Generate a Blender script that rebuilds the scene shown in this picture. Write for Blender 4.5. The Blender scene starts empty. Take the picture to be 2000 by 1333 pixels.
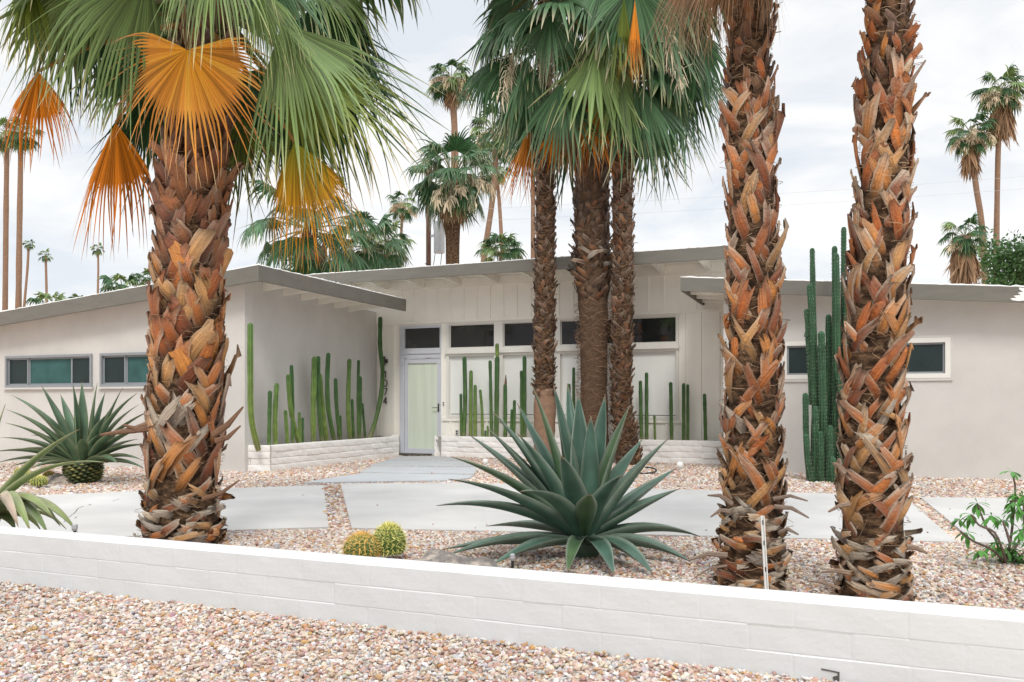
import bpy, math, random
import numpy as np
from mathutils import Vector
random.seed(7); RNG = np.random.default_rng(11)
C = bpy.context.scene.collection
SC = bpy.context.scene
# ------------------------------------------------------------------ camera
F, H, CX, HY = 1600.0, 1.15, 1000.0, 785.0          # focal length in photo pixels, eye height, principal column, horizon row
cam_d = bpy.data.cameras.new('camera'); cam = bpy.data.objects.new('camera', cam_d); C.objects.link(cam)
cam.location = (0, 0, H); cam.rotation_euler = (math.pi/2, 0, 0)
cam_d.sensor_width = 36; cam_d.lens = F*36/2000; cam_d.shift_y = (HY-666.5)/2000
cam_d.clip_start = 0.05; cam_d.clip_end = 3000
SC.camera = cam
# ------------------------------------------------------------------ sky and sun
SUN_EL, SUN_AZ = math.radians(50), math.radians(178)  # azimuth clockwise from +Y: behind the camera
w = bpy.data.worlds.new('World'); SC.world = w; w.use_nodes = True
nt = w.node_tree; nt.nodes.clear()
def N(nt, t, **k):
    n = nt.nodes.new(t)
    for a, b in k.items(): setattr(n, a, b)
    return n
out = N(nt, 'ShaderNodeOutputWorld')
sky = N(nt, 'ShaderNodeTexSky', sky_type='NISHITA', sun_disc=False, sun_elevation=SUN_EL, sun_rotation=SUN_AZ)
bg1 = N(nt, 'ShaderNodeBackground'); bg1.inputs[1].default_value = 0.12
nt.links.new(sky.outputs[0], bg1.inputs[0])
tc = N(nt, 'ShaderNodeTexCoord'); mp = N(nt, 'ShaderNodeMapping'); mp.inputs['Scale'].default_value = (1.0, 1.0, 3.2)
nt.links.new(tc.outputs['Generated'], mp.inputs[0])
nz = N(nt, 'ShaderNodeTexNoise'); nz.inputs['Scale'].default_value = 3.3; nz.inputs['Detail'].default_value = 7; nz.inputs['Roughness'].default_value = .55; nz.inputs['Distortion'].default_value = .4
nt.links.new(mp.outputs[0], nz.inputs[0])
cr = N(nt, 'ShaderNodeValToRGB'); e = cr.color_ramp.elements
e[0].position = .38; e[0].color = (.78, .82, .87, 1); e[1].position = .57; e[1].color = (1.0, .995, .98, 1)
nt.links.new(nz.outputs[0], cr.inputs[0])
bg2 = N(nt, 'ShaderNodeBackground'); bg2.inputs[1].default_value = 0.97
nt.links.new(cr.outputs[0], bg2.inputs[0])
sx = N(nt, 'ShaderNodeSeparateXYZ'); nt.links.new(tc.outputs['Generated'], sx.inputs[0])          # overcast sky: brighter towards the zenith
zr = N(nt, 'ShaderNodeMapRange', interpolation_type='SMOOTHSTEP'); zr.inputs[1].default_value = .42; zr.inputs[2].default_value = .95; zr.inputs[3].default_value = .87; zr.inputs[4].default_value = 2.2
nt.links.new(sx.outputs[2], zr.inputs[0]); nt.links.new(zr.outputs[0], bg2.inputs[1])
mx = N(nt, 'ShaderNodeMixShader'); mx.inputs[0].default_value = .92
nt.links.new(bg1.outputs[0], mx.inputs[1]); nt.links.new(bg2.outputs[0], mx.inputs[2]); nt.links.new(mx.outputs[0], out.inputs[0])
sd = bpy.data.lights.new('sun', 'SUN'); sd.energy = 1.45; sd.angle = math.radians(16); sd.color = (1, .95, .88)
sun = bpy.data.objects.new('sun', sd); C.objects.link(sun)
sv = Vector((math.sin(SUN_AZ)*math.cos(SUN_EL), math.cos(SUN_AZ)*math.cos(SUN_EL), math.sin(SUN_EL)))
sun.rotation_euler = sv.to_track_quat('Z', 'Y').to_euler(); sun.location = (0, -5, 20)
vs = SC.view_settings; vs.view_transform = 'Standard'; vs.look = 'None'; vs.exposure = 0.30; vs.gamma = 1; vs.use_curve_mapping = False
SC.render.film_transparent = False
SC.cycles.max_bounces = 8; SC.cycles.diffuse_bounces = 6; SC.cycles.transparent_max_bounces = 8
# ------------------------------------------------------------------ mapping photo measurements to the place
TH = math.atan2(F, 3950); ct, st_ = math.cos(TH), math.sin(TH)
def P(px, py, d): return np.array([(px-CX)/F*d, d, H+(HY-py)/F*d])
def G(px, py, z=0.0):
    d = (H-z)*F/(py-HY); return np.array([(px-CX)/F*d, d, z])
def W(u, v, z=0.0): return np.array([u*ct+v*st_, -u*st_+v*ct, z])     # house axes: u along the facade, v away from the street
def dv(px, v): return v/(ct+(px-CX)/F*st_)
def U(px, v): x = (px-CX)/F; return dv(px, v)*(x*ct-st_)
def Z(px, py, v): return H+(HY-py)/F*dv(px, v)
def UV(p): return (p[0]*ct-p[1]*st_, p[0]*st_+p[1]*ct)
def rayline(px, py, a, b):                                             # vertical plane over the ground line a-b (world xy)
    x = (px-CX)/F; ax, ay = a[0], a[1]; dx, dy = b[0]-ax, b[1]-ay
    d = (ax*dy-ay*dx)/(x*dy-dx); return np.array([x*d, d, H+(HY-py)/F*d])
# ------------------------------------------------------------------ mesh building
class MB:
    def __init__(s): s.v = []; s.f = []; s.c = []; s.t = []; s.n = 0
    def add(s, v, f, c=(.5, .5, .5), t=None):
        v = np.asarray(v, float).reshape(-1, 3); n = len(v)
        c = np.asarray(c, float); c = np.tile(c, (n, 1)) if c.ndim == 1 else c
        t = np.zeros((n, 3)) if t is None else np.asarray(t, float)
        if isinstance(f, np.ndarray): s.f.append(f+s.n)
        else:
            by = {}
            for q in f: by.setdefault(len(q), []).append(q)
            for q in by.values(): s.f.append(np.array(q)+s.n)
        s.v.append(v); s.c.append(c); s.t.append(t); s.n += n
    def mesh(s, name, mat, org=(0, 0, 0), smooth=False):
        v = np.concatenate(s.v)-np.asarray(org, float)[None]
        me = bpy.data.meshes.new(name); me.vertices.add(len(v)); me.vertices.foreach_set('co', v.ravel().astype(np.float32))
        loops = np.concatenate([a.ravel() for a in s.f]); tot = np.concatenate([np.full(len(a), a.shape[1]) for a in s.f])
        st = np.concatenate([[0], np.cumsum(tot)[:-1]])
        me.loops.add(len(loops)); me.loops.foreach_set('vertex_index', loops.astype(np.int32))
        me.polygons.add(len(tot)); me.polygons.foreach_set('loop_start', st.astype(np.int32))
        me.update(calc_edges=True)
        a = me.color_attributes.new('Col', 'FLOAT_COLOR', 'POINT')
        a.data.foreach_set('color', np.concatenate([np.concatenate(s.c), np.ones((len(v), 1))], 1).ravel().astype(np.float32))
        b = me.attributes.new('st', 'FLOAT_VECTOR', 'POINT'); b.data.foreach_set('vector', np.concatenate(s.t).ravel().astype(np.float32))
        me.polygons.foreach_set('use_smooth', np.full(len(tot), smooth)); me.materials.append(mat); me.validate(); me.update()
        return me
def root_loc(o):
    l = Vector((0, 0, 0))
    while o: l += o.location; o = o.parent
    return l
def part(name, mb, mat, parent, smooth=False, label=None, kind=None):
    me = mb.mesh(name, mat, root_loc(parent), smooth); o = bpy.data.objects.new(name, me); o.parent = parent; C.objects.link(o)
    if label: o['label'] = label
    if kind: o['kind'] = kind
    return o
def tagit(o, label, cat, group):
    o['label'] = label; o['category'] = cat
    if group: o['group'] = group
def thing(name, label, cat, loc, group=None):
    o = bpy.data.objects.new(name, None); o.empty_display_size = .1; o.location = Vector([float(a) for a in loc]); C.objects.link(o); tagit(o, label, cat, group); return o
def single(name, mb, mat, label, cat, loc, group=None, smooth=False):
    me = mb.mesh(name, mat, loc, smooth); o = bpy.data.objects.new(name, me); o.location = Vector([float(a) for a in loc]); C.objects.link(o); tagit(o, label, cat, group); return o
def struct(name, mb, mat, kind='structure', smooth=False, label=None):
    o = bpy.data.objects.new(name, mb.mesh(name, mat, (0, 0, 0), smooth)); C.objects.link(o); o['kind'] = kind
    if label: o['label'] = label
    return o
BF = [(0, 3, 2, 1), (4, 5, 6, 7), (0, 1, 5, 4), (1, 2, 6, 5), (2, 3, 7, 6), (3, 0, 4, 7)]
def box8(mb, p, c=(.5, .5, .5)): mb.add(p, BF, c)                      # p: 4 bottom corners, 4 top corners
def hbox(mb, u0, u1, v0, v1, z0, z1, c=(.5, .5, .5)):
    box8(mb, [W(u0, v0, z0), W(u1, v0, z0), W(u1, v1, z0), W(u0, v1, z0), W(u0, v0, z1), W(u1, v0, z1), W(u1, v1, z1), W(u0, v1, z1)], c)
def bar(mb, a, b, wx, wz, c=(.5, .5, .5), side=None, up=None):          # a box from a to b
    a, b = np.asarray(a, float), np.asarray(b, float); d = (b-a)/np.linalg.norm(b-a)
    up = np.array([0, 0, 1.]) if up is None else np.asarray(up, float)
    if abs(d @ up) > .98: up = np.array([0, 1., 0])
    s = np.cross(d, up); s /= np.linalg.norm(s); n = np.cross(s, d)
    q = lambda p: [p-s*wx/2-n*wz/2, p+s*wx/2-n*wz/2, p+s*wx/2+n*wz/2, p-s*wx/2+n*wz/2]
    box8(mb, q(a)+q(b), c)
def prism(mb, poly, z0, z1, c=(.5, .5, .5)):
    n = len(poly); v = [(p[0], p[1], z0) for p in poly]+[(p[0], p[1], z1) for p in poly]
    mb.add(v, [tuple(range(n))[::-1], tuple(range(n, 2*n))]+[(i, (i+1) % n, n+(i+1) % n, n+i) for i in range(n)], c)
def tube(mb, pts, rad, n=8, c=(.5, .5, .5), cap=True, squash=1.0, rib=0.0, tt=0.0):
    pts = np.asarray(pts, float); K = len(pts); rad = np.broadcast_to(np.asarray(rad, float), (K,))
    tan = np.gradient(pts, axis=0); tan /= np.linalg.norm(tan, axis=1)[:, None]+1e-9
    ref = np.array([0, 1., 0]) if abs(tan[0][1]) < .9 else np.array([1., 0, 0])
    V = []; T = []
    for k in range(K):
        s = np.cross(tan[k], ref); s /= np.linalg.norm(s)+1e-9; b = np.cross(tan[k], s)
        for i in range(n):
            a = 2*math.pi*i/n; r = rad[k]*(1-rib*(i % 2)); V.append(pts[k]+s*math.cos(a)*r+b*math.sin(a)*r*squash); T.append((k/(K-1), i/n, tt))
    f = [(k*n+i, k*n+(i+1) % n, (k+1)*n+(i+1) % n, (k+1)*n+i) for k in range(K-1) for i in range(n)]
    if cap: f += [tuple(range(n))[::-1], tuple(range((K-1)*n, K*n))]
    cc = np.asarray(c, float)
    if cc.ndim == 2 and len(cc) == K: cc = np.repeat(cc, n, axis=0)
    mb.add(V, f, cc, T)
def smoothpath(pts, m):
    pts = np.asarray(pts, float)
    if len(pts) == 2: return np.array([pts[0]+(pts[1]-pts[0])*t for t in np.linspace(0, 1, m)])
    L = np.concatenate([[0], np.cumsum(np.linalg.norm(np.diff(pts, axis=0), axis=1))]); L /= L[-1]
    tn = np.zeros_like(pts)
    for i in range(len(pts)):
        a, b = max(i-1, 0), min(i+1, len(pts)-1); tn[i] = (pts[b]-pts[a])/(L[b]-L[a])
    o = []
    for t in np.linspace(0, 1, m):
        i = min(max(np.searchsorted(L, t)-1, 0), len(pts)-2); h = L[i+1]-L[i]; x = (t-L[i])/h
        o.append((2*x**3-3*x*x+1)*pts[i]+(x**3-2*x*x+x)*h*tn[i]+(-2*x**3+3*x*x)*pts[i+1]+(x**3-x*x)*h*tn[i+1])
    return np.array(o)
# ------------------------------------------------------------------ materials
def mat(name, col=(.5, .5, .5), rough=.8, vcol=False, var=.12, vscale=6, bump=.3, bscale=60, bdist=.004, trans=0, spec=.3, metal=0, streak=None, col2=None, detail=6, stretch=None, tint=None):
    m = bpy.data.materials.new(name); m.use_nodes = True; t = m.node_tree; t.nodes.clear(); L = t.links.new
    o = N(t, 'ShaderNodeOutputMaterial'); b = N(t, 'ShaderNodeBsdfPrincipled')
    b.inputs['Roughness'].default_value = rough; b.inputs['Specular IOR Level'].default_value = spec; b.inputs['Metallic'].default_value = metal
    g = N(t, 'ShaderNodeTexCoord'); src = g.outputs['Object']
    if stretch:
        mpn = N(t, 'ShaderNodeMapping'); mpn.inputs['Scale'].default_value = stretch; L(src, mpn.inputs[0]); src = mpn.outputs[0]
    if streak:
        at = N(t, 'ShaderNodeAttribute', attribute_name='st'); ms = N(t, 'ShaderNodeMapping'); ms.inputs['Scale'].default_value = streak; L(at.outputs['Vector'], ms.inputs[0]); ssrc = ms.outputs[0]
    if vcol:
        a = N(t, 'ShaderNodeAttribute', attribute_name='Col'); base = a.outputs['Color']
    else:
        a = N(t, 'ShaderNodeRGB'); a.outputs[0].default_value = (*col, 1); base = a.outputs[0]
    n1 = N(t, 'ShaderNodeTexNoise'); n1.inputs['Scale'].default_value = vscale; n1.inputs['Detail'].default_value = detail; n1.inputs['Roughness'].default_value = .6
    L(ssrc if streak else src, n1.inputs[0])
    if streak: n1.inputs['Scale'].default_value = 1
    mr = N(t, 'ShaderNodeMapRange'); mr.inputs[1].default_value = .3; mr.inputs[2].default_value = .7; mr.inputs[3].default_value = 1-var; mr.inputs[4].default_value = 1+var; L(n1.outputs[0], mr.inputs[0])
    if col2:
        mc = N(t, 'ShaderNodeMix', data_type='RGBA'); mc.inputs[7].default_value = (*col2, 1); L(base, mc.inputs[6])
        m3 = N(t, 'ShaderNodeMapRange'); m3.inputs[1].default_value = .42; m3.inputs[2].default_value = .64; L(n1.outputs[0], m3.inputs[0]); L(m3.outputs[0], mc.inputs[0]); base = mc.outputs[2]
    vm = N(t, 'ShaderNodeVectorMath', operation='SCALE'); L(base, vm.inputs[0]); L(mr.outputs[0], vm.inputs['Scale']); L(vm.outputs[0], b.inputs['Base Color'])
    if bump:
        n2 = N(t, 'ShaderNodeTexNoise'); n2.inputs['Scale'].default_value = bscale; n2.inputs['Detail'].default_value = 5; L(src, n2.inputs[0]); hh = n2.outputs[0]
        if streak:
            ad = N(t, 'ShaderNodeMath', operation='ADD'); L(n1.outputs[0], ad.inputs[0]); L(hh, ad.inputs[1]); hh = ad.outputs[0]
        bn = N(t, 'ShaderNodeBump'); bn.inputs['Strength'].default_value = bump; bn.inputs['Distance'].default_value = bdist; L(hh, bn.inputs['Height']); L(bn.outputs[0], b.inputs['Normal'])
    if trans:
        tr = N(t, 'ShaderNodeBsdfTranslucent'); L(vm.outputs[0], tr.inputs[0]); ms2 = N(t, 'ShaderNodeMixShader'); ms2.inputs[0].default_value = trans
        L(b.outputs[0], ms2.inputs[1]); L(tr.outputs[0], ms2.inputs[2]); L(ms2.outputs[0], o.inputs[0])
    else: L(b.outputs[0], o.inputs[0])
    return m
M = {}
M['stucco'] = mat('stucco', (.585, .572, .548), .9, var=.07, vscale=1.3, bump=.35, bscale=45, bdist=.006)
M['board'] = mat('painted_board', (.88, .855, .79), .75, var=.035, vscale=2, bump=.15, bscale=30, bdist=.002)
M['rafter'] = mat('painted_rafter', (.79, .765, .70), .75, var=.05, vscale=4, bump=.2, bscale=30, bdist=.002)
M['fascia'] = mat('grey_fascia_paint', (.165, .158, .138), .7, var=.09, vscale=3, bump=.3, bscale=25, bdist=.003, stretch=(1, 1, 4))
M['roof_edge'] = mat('white_roof_coating', (.80, .80, .79), .7, var=.05, vscale=5, bump=.4, bscale=18, bdist=.01)
M['frame_white'] = mat('white_frame', (.74, .73, .69), .5, var=.02, bump=0)
M['frame_lilac'] = mat('pale_grey_frame', (.58, .60, .66), .45, var=.02, bump=0)
M['frame_grey'] = mat('grey_frame', (.27, .29, .31), .5, var=.04, bump=0)
M['dark_glass'] = mat('dark_glass', (.022, .026, .026), .04, var=.6, vscale=1.1, bump=0, spec=1.0)
M['teal_glass'] = mat('curtained_glass', (.045, .115, .11), .06, var=.25, vscale=3, bump=0, spec=.5)
M['screen_glass'] = mat('screened_glass', (.02, .035, .036), .3, var=.2, vscale=3, bump=0, spec=.3)
M['milk_glass'] = mat('frosted_pane', (.80, .82, .80), .25, var=.03, vscale=1, bump=0, spec=.5)
M['door_glass'] = mat('curtained_door_pane', (.66, .73, .62), .08, var=.07, vscale=1, bump=0, spec=.5, stretch=(9, 9, .5))
M['metal'] = mat('brushed_metal', (.09, .08, .07), .45, metal=.3, var=.1, bump=0)
M['dark'] = mat('dark_plastic', (.03, .03, .03), .5, var=.1, bump=0)
M['white_plastic'] = mat('white_plastic', (.75, .75, .73), .4, var=.03, bump=0)
M['wall_paint'] = mat('white_block_paint', (.62, .637, .645), .8, var=.03, vscale=2.3, bump=.3, bscale=38, bdist=.006)
M['slump'] = mat('slump_block_paint', (.80, .79, .77), .85, var=.06, vscale=5, bump=.5, bscale=22, bdist=.01)
M['soil'] = mat('soil', (.16, .12, .09), .95, var=.3, vscale=20, bump=.8, bscale=60, bdist=.02)
M['slab'] = mat('broom_concrete', (.48, .475, .465), .9, var=.12, vscale=.9, bump=.35, bscale=120, bdist=.003)
M['paver'] = mat('pale_paver', (.42, .44, .46), .85, var=.06, vscale=2, bump=.3, bscale=70, bdist=.003)
M['crack'] = mat('crack', (.10, .09, .08), .95, bump=0)
M['stone'] = mat('pebble', rough=.75, vcol=True, var=.14, vscale=90, bump=.3, bscale=200, bdist=.002)
M['boulder'] = mat('boulder', (.22, .20, .19), .9, var=.35, vscale=9, bump=1, bscale=26, bdist=.03, col2=(.42, .36, .30))
M['fibre'] = mat('palm_fibre', (.075, .040, .020), .95, var=.65, vscale=14, bump=1, bscale=90, bdist=.03, stretch=(1, 1, 2.6), col2=(.17, .10, .055))
M['boot'] = mat('leaf_base', vcol=True, rough=.55, var=.34, streak=(1.3, 7, 40), bump=1, bscale=60, bdist=.008, spec=.38)
M['ringtrunk'] = mat('ringed_bark', (.17, .105, .066), .95, var=.35, vscale=8, bump=1, bscale=30, bdist=.03, stretch=(1, 1, 5), col2=(.085, .05, .03))
M['palebark'] = mat('smooth_pale_bark', (.24, .15, .10), .9, var=.2, vscale=10, bump=.7, bscale=40, bdist=.01)
M['leaf'] = mat('palm_leaf', vcol=True, rough=.45, var=.25, streak=(2, 3, 9), bump=0, trans=.16, spec=.28)
M['deadleaf'] = mat('dead_palm_leaf', vcol=True, rough=.6, var=.2, streak=(2, 3, 9), bump=0, trans=.3, spec=.25)
M['flower'] = mat('palm_flower', vcol=True, rough=.9, var=.15, bump=0, trans=.2)
M['agave'] = mat('agave_leaf', vcol=True, rough=.4, var=.10, streak=(14, 1.2, 7), bump=.2, bscale=30, bdist=.003, spec=.35)
M['cactus'] = mat('cactus_skin', vcol=True, rough=.55, var=.18, vscale=9, bump=.35, bscale=60, bdist=.004, spec=.35)
M['spine'] = mat('spines', vcol=True, rough=.6, var=.1, bump=0)
M['shrubleaf'] = mat('shrub_leaf', vcol=True, rough=.4, var=.15, bump=0, trans=.2, spec=.4)
M['bark'] = mat('bark', (.16, .12, .10), .9, var=.3, vscale=20, bump=.8, bscale=60, bdist=.01)
M['wood'] = mat('weathered_pole', (.13, .075, .055), .9, var=.25, vscale=4, bump=.5, bscale=20, bdist=.01, stretch=(4, 4, .5))
M['galv'] = mat('galvanised_metal', (.46, .47, .49), .5, metal=.3, var=.08, bump=0)
def gravel_mat():
    m = bpy.data.materials.new('gravel_ground'); m.use_nodes = True; t = m.node_tree; L = t.links.new; b = t.nodes['Principled BSDF']; b.inputs['Roughness'].default_value = .9; b.inputs['Specular IOR Level'].default_value = .2
    g = N(t, 'ShaderNodeTexCoord'); v = N(t, 'ShaderNodeTexVoronoi'); v.inputs['Scale'].default_value = 42; L(g.outputs['Object'], v.inputs[0])
    sp = N(t, 'ShaderNodeSeparateColor'); L(v.outputs['Color'], sp.inputs[0])
    r = N(t, 'ShaderNodeValToRGB'); r.color_ramp.interpolation = 'CONSTANT'; el = r.color_ramp.elements
    pal = [(0, (.60, .55, .50)), (.2, (.56, .42, .33)), (.42, (.47, .31, .25)), (.56, (.70, .67, .63)), (.7, (.52, .30, .16)), (.8, (.40, .38, .38)), (.9, (.62, .50, .38))]
    el[0].color = (*pal[0][1], 1); el[1].position = pal[1][0]; el[1].color = (*pal[1][1], 1)
    for p, c in pal[2:]: q = el.new(p); q.color = (*c, 1)
    L(sp.outputs[0], r.inputs[0])
    n = N(t, 'ShaderNodeTexNoise'); n.inputs['Scale'].default_value = .9; L(g.outputs['Object'], n.inputs[0])
    mr = N(t, 'ShaderNodeMapRange'); mr.inputs[3].default_value = 1.0; mr.inputs[4].default_value = 1.3; L(n.outputs[0], mr.inputs[0])
    vm = N(t, 'ShaderNodeVectorMath', operation='SCALE'); L(r.outputs[0], vm.inputs[0]); L(mr.outputs[0], vm.inputs['Scale']); L(vm.outputs[0], b.inputs['Base Color'])
    bn = N(t, 'ShaderNodeBump'); bn.invert = True; bn.inputs['Strength'].default_value = 1; bn.inputs['Distance'].default_value = .02; L(v.outputs['Distance'], bn.inputs['Height']); L(bn.outputs[0], b.inputs['Normal'])
    return m
M['gravel'] = gravel_mat()
# ================================================================== SETTING: ground, gravel, slabs
g = MB()
X = 600
a = W(-X, 3.55); b = W(X, 3.55)
fl, fr = W(-X, -X), W(X, -X); bl, br = W(-X, X), W(X, X)
for q, z in (((fl, fr, b, a), .045), ((a, b, br, bl), 0.0)):
    g.add([(p[0], p[1], z) for p in q], [(0, 1, 2, 3)])
g.add([(a[0], a[1], 0), (b[0], b[1], 0), (b[0], b[1], .045), (a[0], a[1], .045)], [(0, 1, 2, 3)])
struct('ground', g, M['gravel'], label='pink and tan pebble ground around the house')
drive = [
    [G(-420, 992), G(20, 978), G(69, 971), G(340, 961), G(632, 951), G(642, 1034), G(440, 1041), G(160, 1058), G(-80, 1080), G(-520, 1110)],
    [G(665, 948), G(900, 946), G(1300, 959), G(1534, 965), G(1766, 974), G(1869, 1064), G(1546, 1056), G(1300, 1050), G(950, 1042), G(687, 1036)],
    [G(1798, 975), G(2000, 977), G(2600, 985), G(2700, 1110), G(2100, 1076), G(1905, 1064)]]
g = MB()
for p in drive: prism(g, p, -.05, .022)
drv = struct('driveway', g, M['slab'], label='pale concrete driveway slabs crossing the gravel yard')
ck = MB(); rr = random.Random(3)
for seg in ([(125, 1020), (135, 1010), (148, 1000), (153, 992), (164, 989)], [(172, 988), (178, 985)], [(220, 979), (232, 975)], [(150, 1010), (146, 1013)]):
    pts = []
    for i in range(len(seg)-1):
        for k in range(5): pts.append((seg[i][0]+(seg[i+1][0]-seg[i][0])*k/5+rr.uniform(-.8, .8), seg[i][1]+(seg[i+1][1]-seg[i][1])*k/5+rr.uniform(-.5, .5)))
    pts = [G(*p, .0225) for p in pts+[seg[-1]]]
    for i in range(len(pts)-1): bar(ck, pts[i], pts[i+1], rr.uniform(.003, .009), .002)
o = bpy.data.objects.new('crack', ck.mesh('crack', M['crack'])); C.objects.link(o); o.parent = drv
paths = [
    [G(592, 947), G(640, 938), G(712, 927), G(925, 931), G(918, 937), G(880, 942), G(700, 945)],
    [G(703, 925.5), G(716, 919), G(728, 914.5), G(926, 915.5), G(930, 921), G(926, 929.5), G(800, 928)],
    [G(722, 913), G(742, 906), G(760, 902), G(905, 903.5), G(928, 909), G(925, 914), G(800, 913.5)],
    [G(752, 901), G(775, 896), G(780, 893.8), G(848, 893.5), G(902, 898), G(903, 902), G(820, 902)]]
g = MB()
for p in paths: prism(g, p, -.05, .028)
struct('path', g, M['paver'], label='stepped blue-grey paver path leading to the front door')

# house ground plan (u, v)
VC, VF, VP = 15.75, 14.75, 15.25            # central wall, its fascia, planter face
A_ = (-9.10, 10.80); B_ = (U(735, VC), VC)
VL, UL = 10.45, U(505, 10.45)              # left wing rake fascia, eave corner
VR = 13.9; UR = U(1413, VR)
UD0, UD1 = U(782, VC), U(862, VC)
PA = W(*A_); PB = W(*B_)
side_pl = [G(474, 921), G(528, 922), G(778, 893.5), W(U(781, VC-.01), VC-.01), W(B_[0]+.02, VC-.01), W(A_[0]+.03, A_[1]-.0)]
UP0 = U(849, VP)

def inpoly(x, y, poly):
    n = len(poly); r = np.zeros(len(x), bool); j = n-1
    for i in range(n):
        xi, yi = poly[i][0], poly[i][1]; xj, yj = poly[j][0], poly[j][1]
        r ^= ((yi > y) != (yj > y)) & (x < (xj-xi)*(y-yi)/(yj-yi+1e-12)+xi); j = i
    return r
# pebbles: one icosahedron per stone, deformed and coloured on its own
ph = (1+5**.5)/2
ICO = np.array([(-1, ph, 0), (1, ph, 0), (-1, -ph, 0), (1, -ph, 0), (0, -1, ph), (0, 1, ph), (0, -1, -ph), (0, 1, -ph), (ph, 0, -1), (ph, 0, 1), (-ph, 0, -1), (-ph, 0, 1)])/math.sqrt(1+ph*ph)
ICF = np.array([(0, 11, 5), (0, 5, 1), (0, 1, 7), (0, 7, 10), (0, 10, 11), (1, 5, 9), (5, 11, 4), (11, 10, 2), (10, 7, 6), (7, 1, 8), (3, 9, 4), (3, 4, 2), (3, 2, 6), (3, 6, 8), (3, 8, 9), (4, 9, 5), (2, 4, 11), (6, 2, 10), (8, 6, 7), (9, 8, 1)])
PAL = np.array([(.72, .69, .66), (.66, .55, .46), (.60, .42, .34), (.55, .33, .18), (.50, .48, .49), (.56, .38, .34), (.70, .60, .47), (.38, .25, .19), (.76, .74, .72), (.47, .27, .22)])
PW = np.array([.2, .2, .13, .09, .1, .09, .1, .03, .04, .02])
def stones(mb, x, y, z, size):
    n = len(x); ax = np.abs(RNG.normal(1, .25, (n, 3))).clip(.55, 1.6)*np.array([1.15, .9, .62])
    v = ICO[None]*(1+RNG.uniform(-.2, .2, (n, 12, 1)))*ax[:, None]*(size[:, None, None]/2)
    a, b, c = RNG.uniform(0, 6.28, n), RNG.normal(0, .35, n), RNG.normal(0, .35, n)
    def rot(v, i, j, t):
        q = v.copy(); cc, ss = np.cos(t)[:, None], np.sin(t)[:, None]; q[..., i] = v[..., i]*cc-v[..., j]*ss; q[..., j] = v[..., i]*ss+v[..., j]*cc; return q
    v = rot(rot(rot(v, 0, 1, a*0), 0, 2, b), 1, 2, c); v = rot(v, 0, 1, a)
    v += np.stack([x, y, z], 1)[:, None]
    col = .85*PAL[RNG.choice(len(PAL), n, p=PW/PW.sum())]*RNG.uniform(.82, 1.12, (n, 1))+RNG.normal(0, .015, (n, 3))
    col *= (1+.12*np.sin(x*1.3+y*.7)*np.cos(y*1.1-x*.4))[:, None]
    mb.add(v.reshape(-1, 3), (ICF[None]+12*np.arange(n)[:, None, None]).reshape(-1, 3), np.repeat(col, 12, 0).clip(.03, .85))
def scatter(mb, u0, u1, v0, v1, dens, s, zoff, excl=(), cond=None, sj=.28):
    n = int((u1-u0)*(v1-v0)*dens); u = RNG.uniform(u0, u1, n); v = RNG.uniform(v0, v1, n)
    x = u*ct+v*st_; y = -u*st_+v*ct; px = CX+F*x/np.maximum(y, .1)
    k = (px > -260) & (px < 2260) & (y > 1)
    if cond is not None: k &= cond(x, y, u, v)
    for p in excl: k &= ~inpoly(x, y, p)
    x, y = x[k], y[k]; n = len(x); size = s*np.abs(RNG.normal(1, sj, n)).clip(.5, 1.9)
    stones(mb, x, y, zoff+RNG.uniform(0, .008, n), size)
gs = MB()
scatter(gs, -5.6, 1.6, 1.0, 3.44, 3000, .0205, .046, cond=lambda x, y, u, v: y > 2.75)
scatter(gs, -5.6, 1.6, 1.0, 3.44, 1700, .0195, .056, cond=lambda x, y, u, v: y > 2.75)
struct('gravel', gs, M['stone'], 'stuff', label='loose pink white and tan pebbles in front of the low wall')
gs = MB()
def shrink(poly, m):
    c = np.mean([p[:2] for p in poly], 0); return [(c+(np.array(p[:2])-c)*(1-m/np.linalg.norm(np.array(p[:2])-c))) for p in poly]
ex = [shrink(p, .03) for p in drive]+[shrink(p, .03) for p in paths]+[side_pl]
scatter(gs, -8, 3.5, 3.66, 7.6, 1900, .025, .004, ex, cond=lambda x, y, u, v: y < 7.3)
scatter(gs, -8, 3.5, 3.66, 6.6, 700, .024, .014, ex, cond=lambda x, y, u, v: y < 6.2)
scatter(gs, -14.5, 5, 6.2, 15.25, 430, .036, .004, ex, cond=lambda x, y, u, v: (y >= 7.3) & ((v < 10.75) | ((u > -9) & (v < 15.2))) & ((u < UR) | (v < 13.85)))
n = 420; u = RNG.uniform(-13, 4.5, n); v = RNG.uniform(4.5, 12.5, n); x = u*ct+v*st_; y = -u*st_+v*ct; k = np.zeros(n, bool)
for p in drive: k |= inpoly(x, y, shrink(p, .06)) & ~inpoly(x, y, shrink(p, .55))
stones(gs, x[k], y[k], np.full(k.sum(), .028), .017*np.ones(k.sum()))
struct('gravel', gs, M['stone'], 'stuff', label='loose pink white and tan pebbles of the yard behind the low wall')
g = MB(); nh = 90; V = []; rs = np.random.default_rng(6); prof = 62+34*np.sin(np.linspace(0, 9, nh))+16*np.sin(np.linspace(1, 31, nh))+rs.normal(0, 4, nh)
for i in range(nh):
    a = math.radians(180+200*(i/(nh-1)))
    for r_, z_ in ((430, -1), (470, prof[i]*.55), (520, prof[i]), (600, -1)): V.append((math.cos(a)*r_, math.sin(a)*r_, z_))
g.add(V, [(i*4+j, (i+1)*4+j, (i+1)*4+j+1, i*4+j+1) for i in range(nh-1) for j in range(3)])
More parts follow.
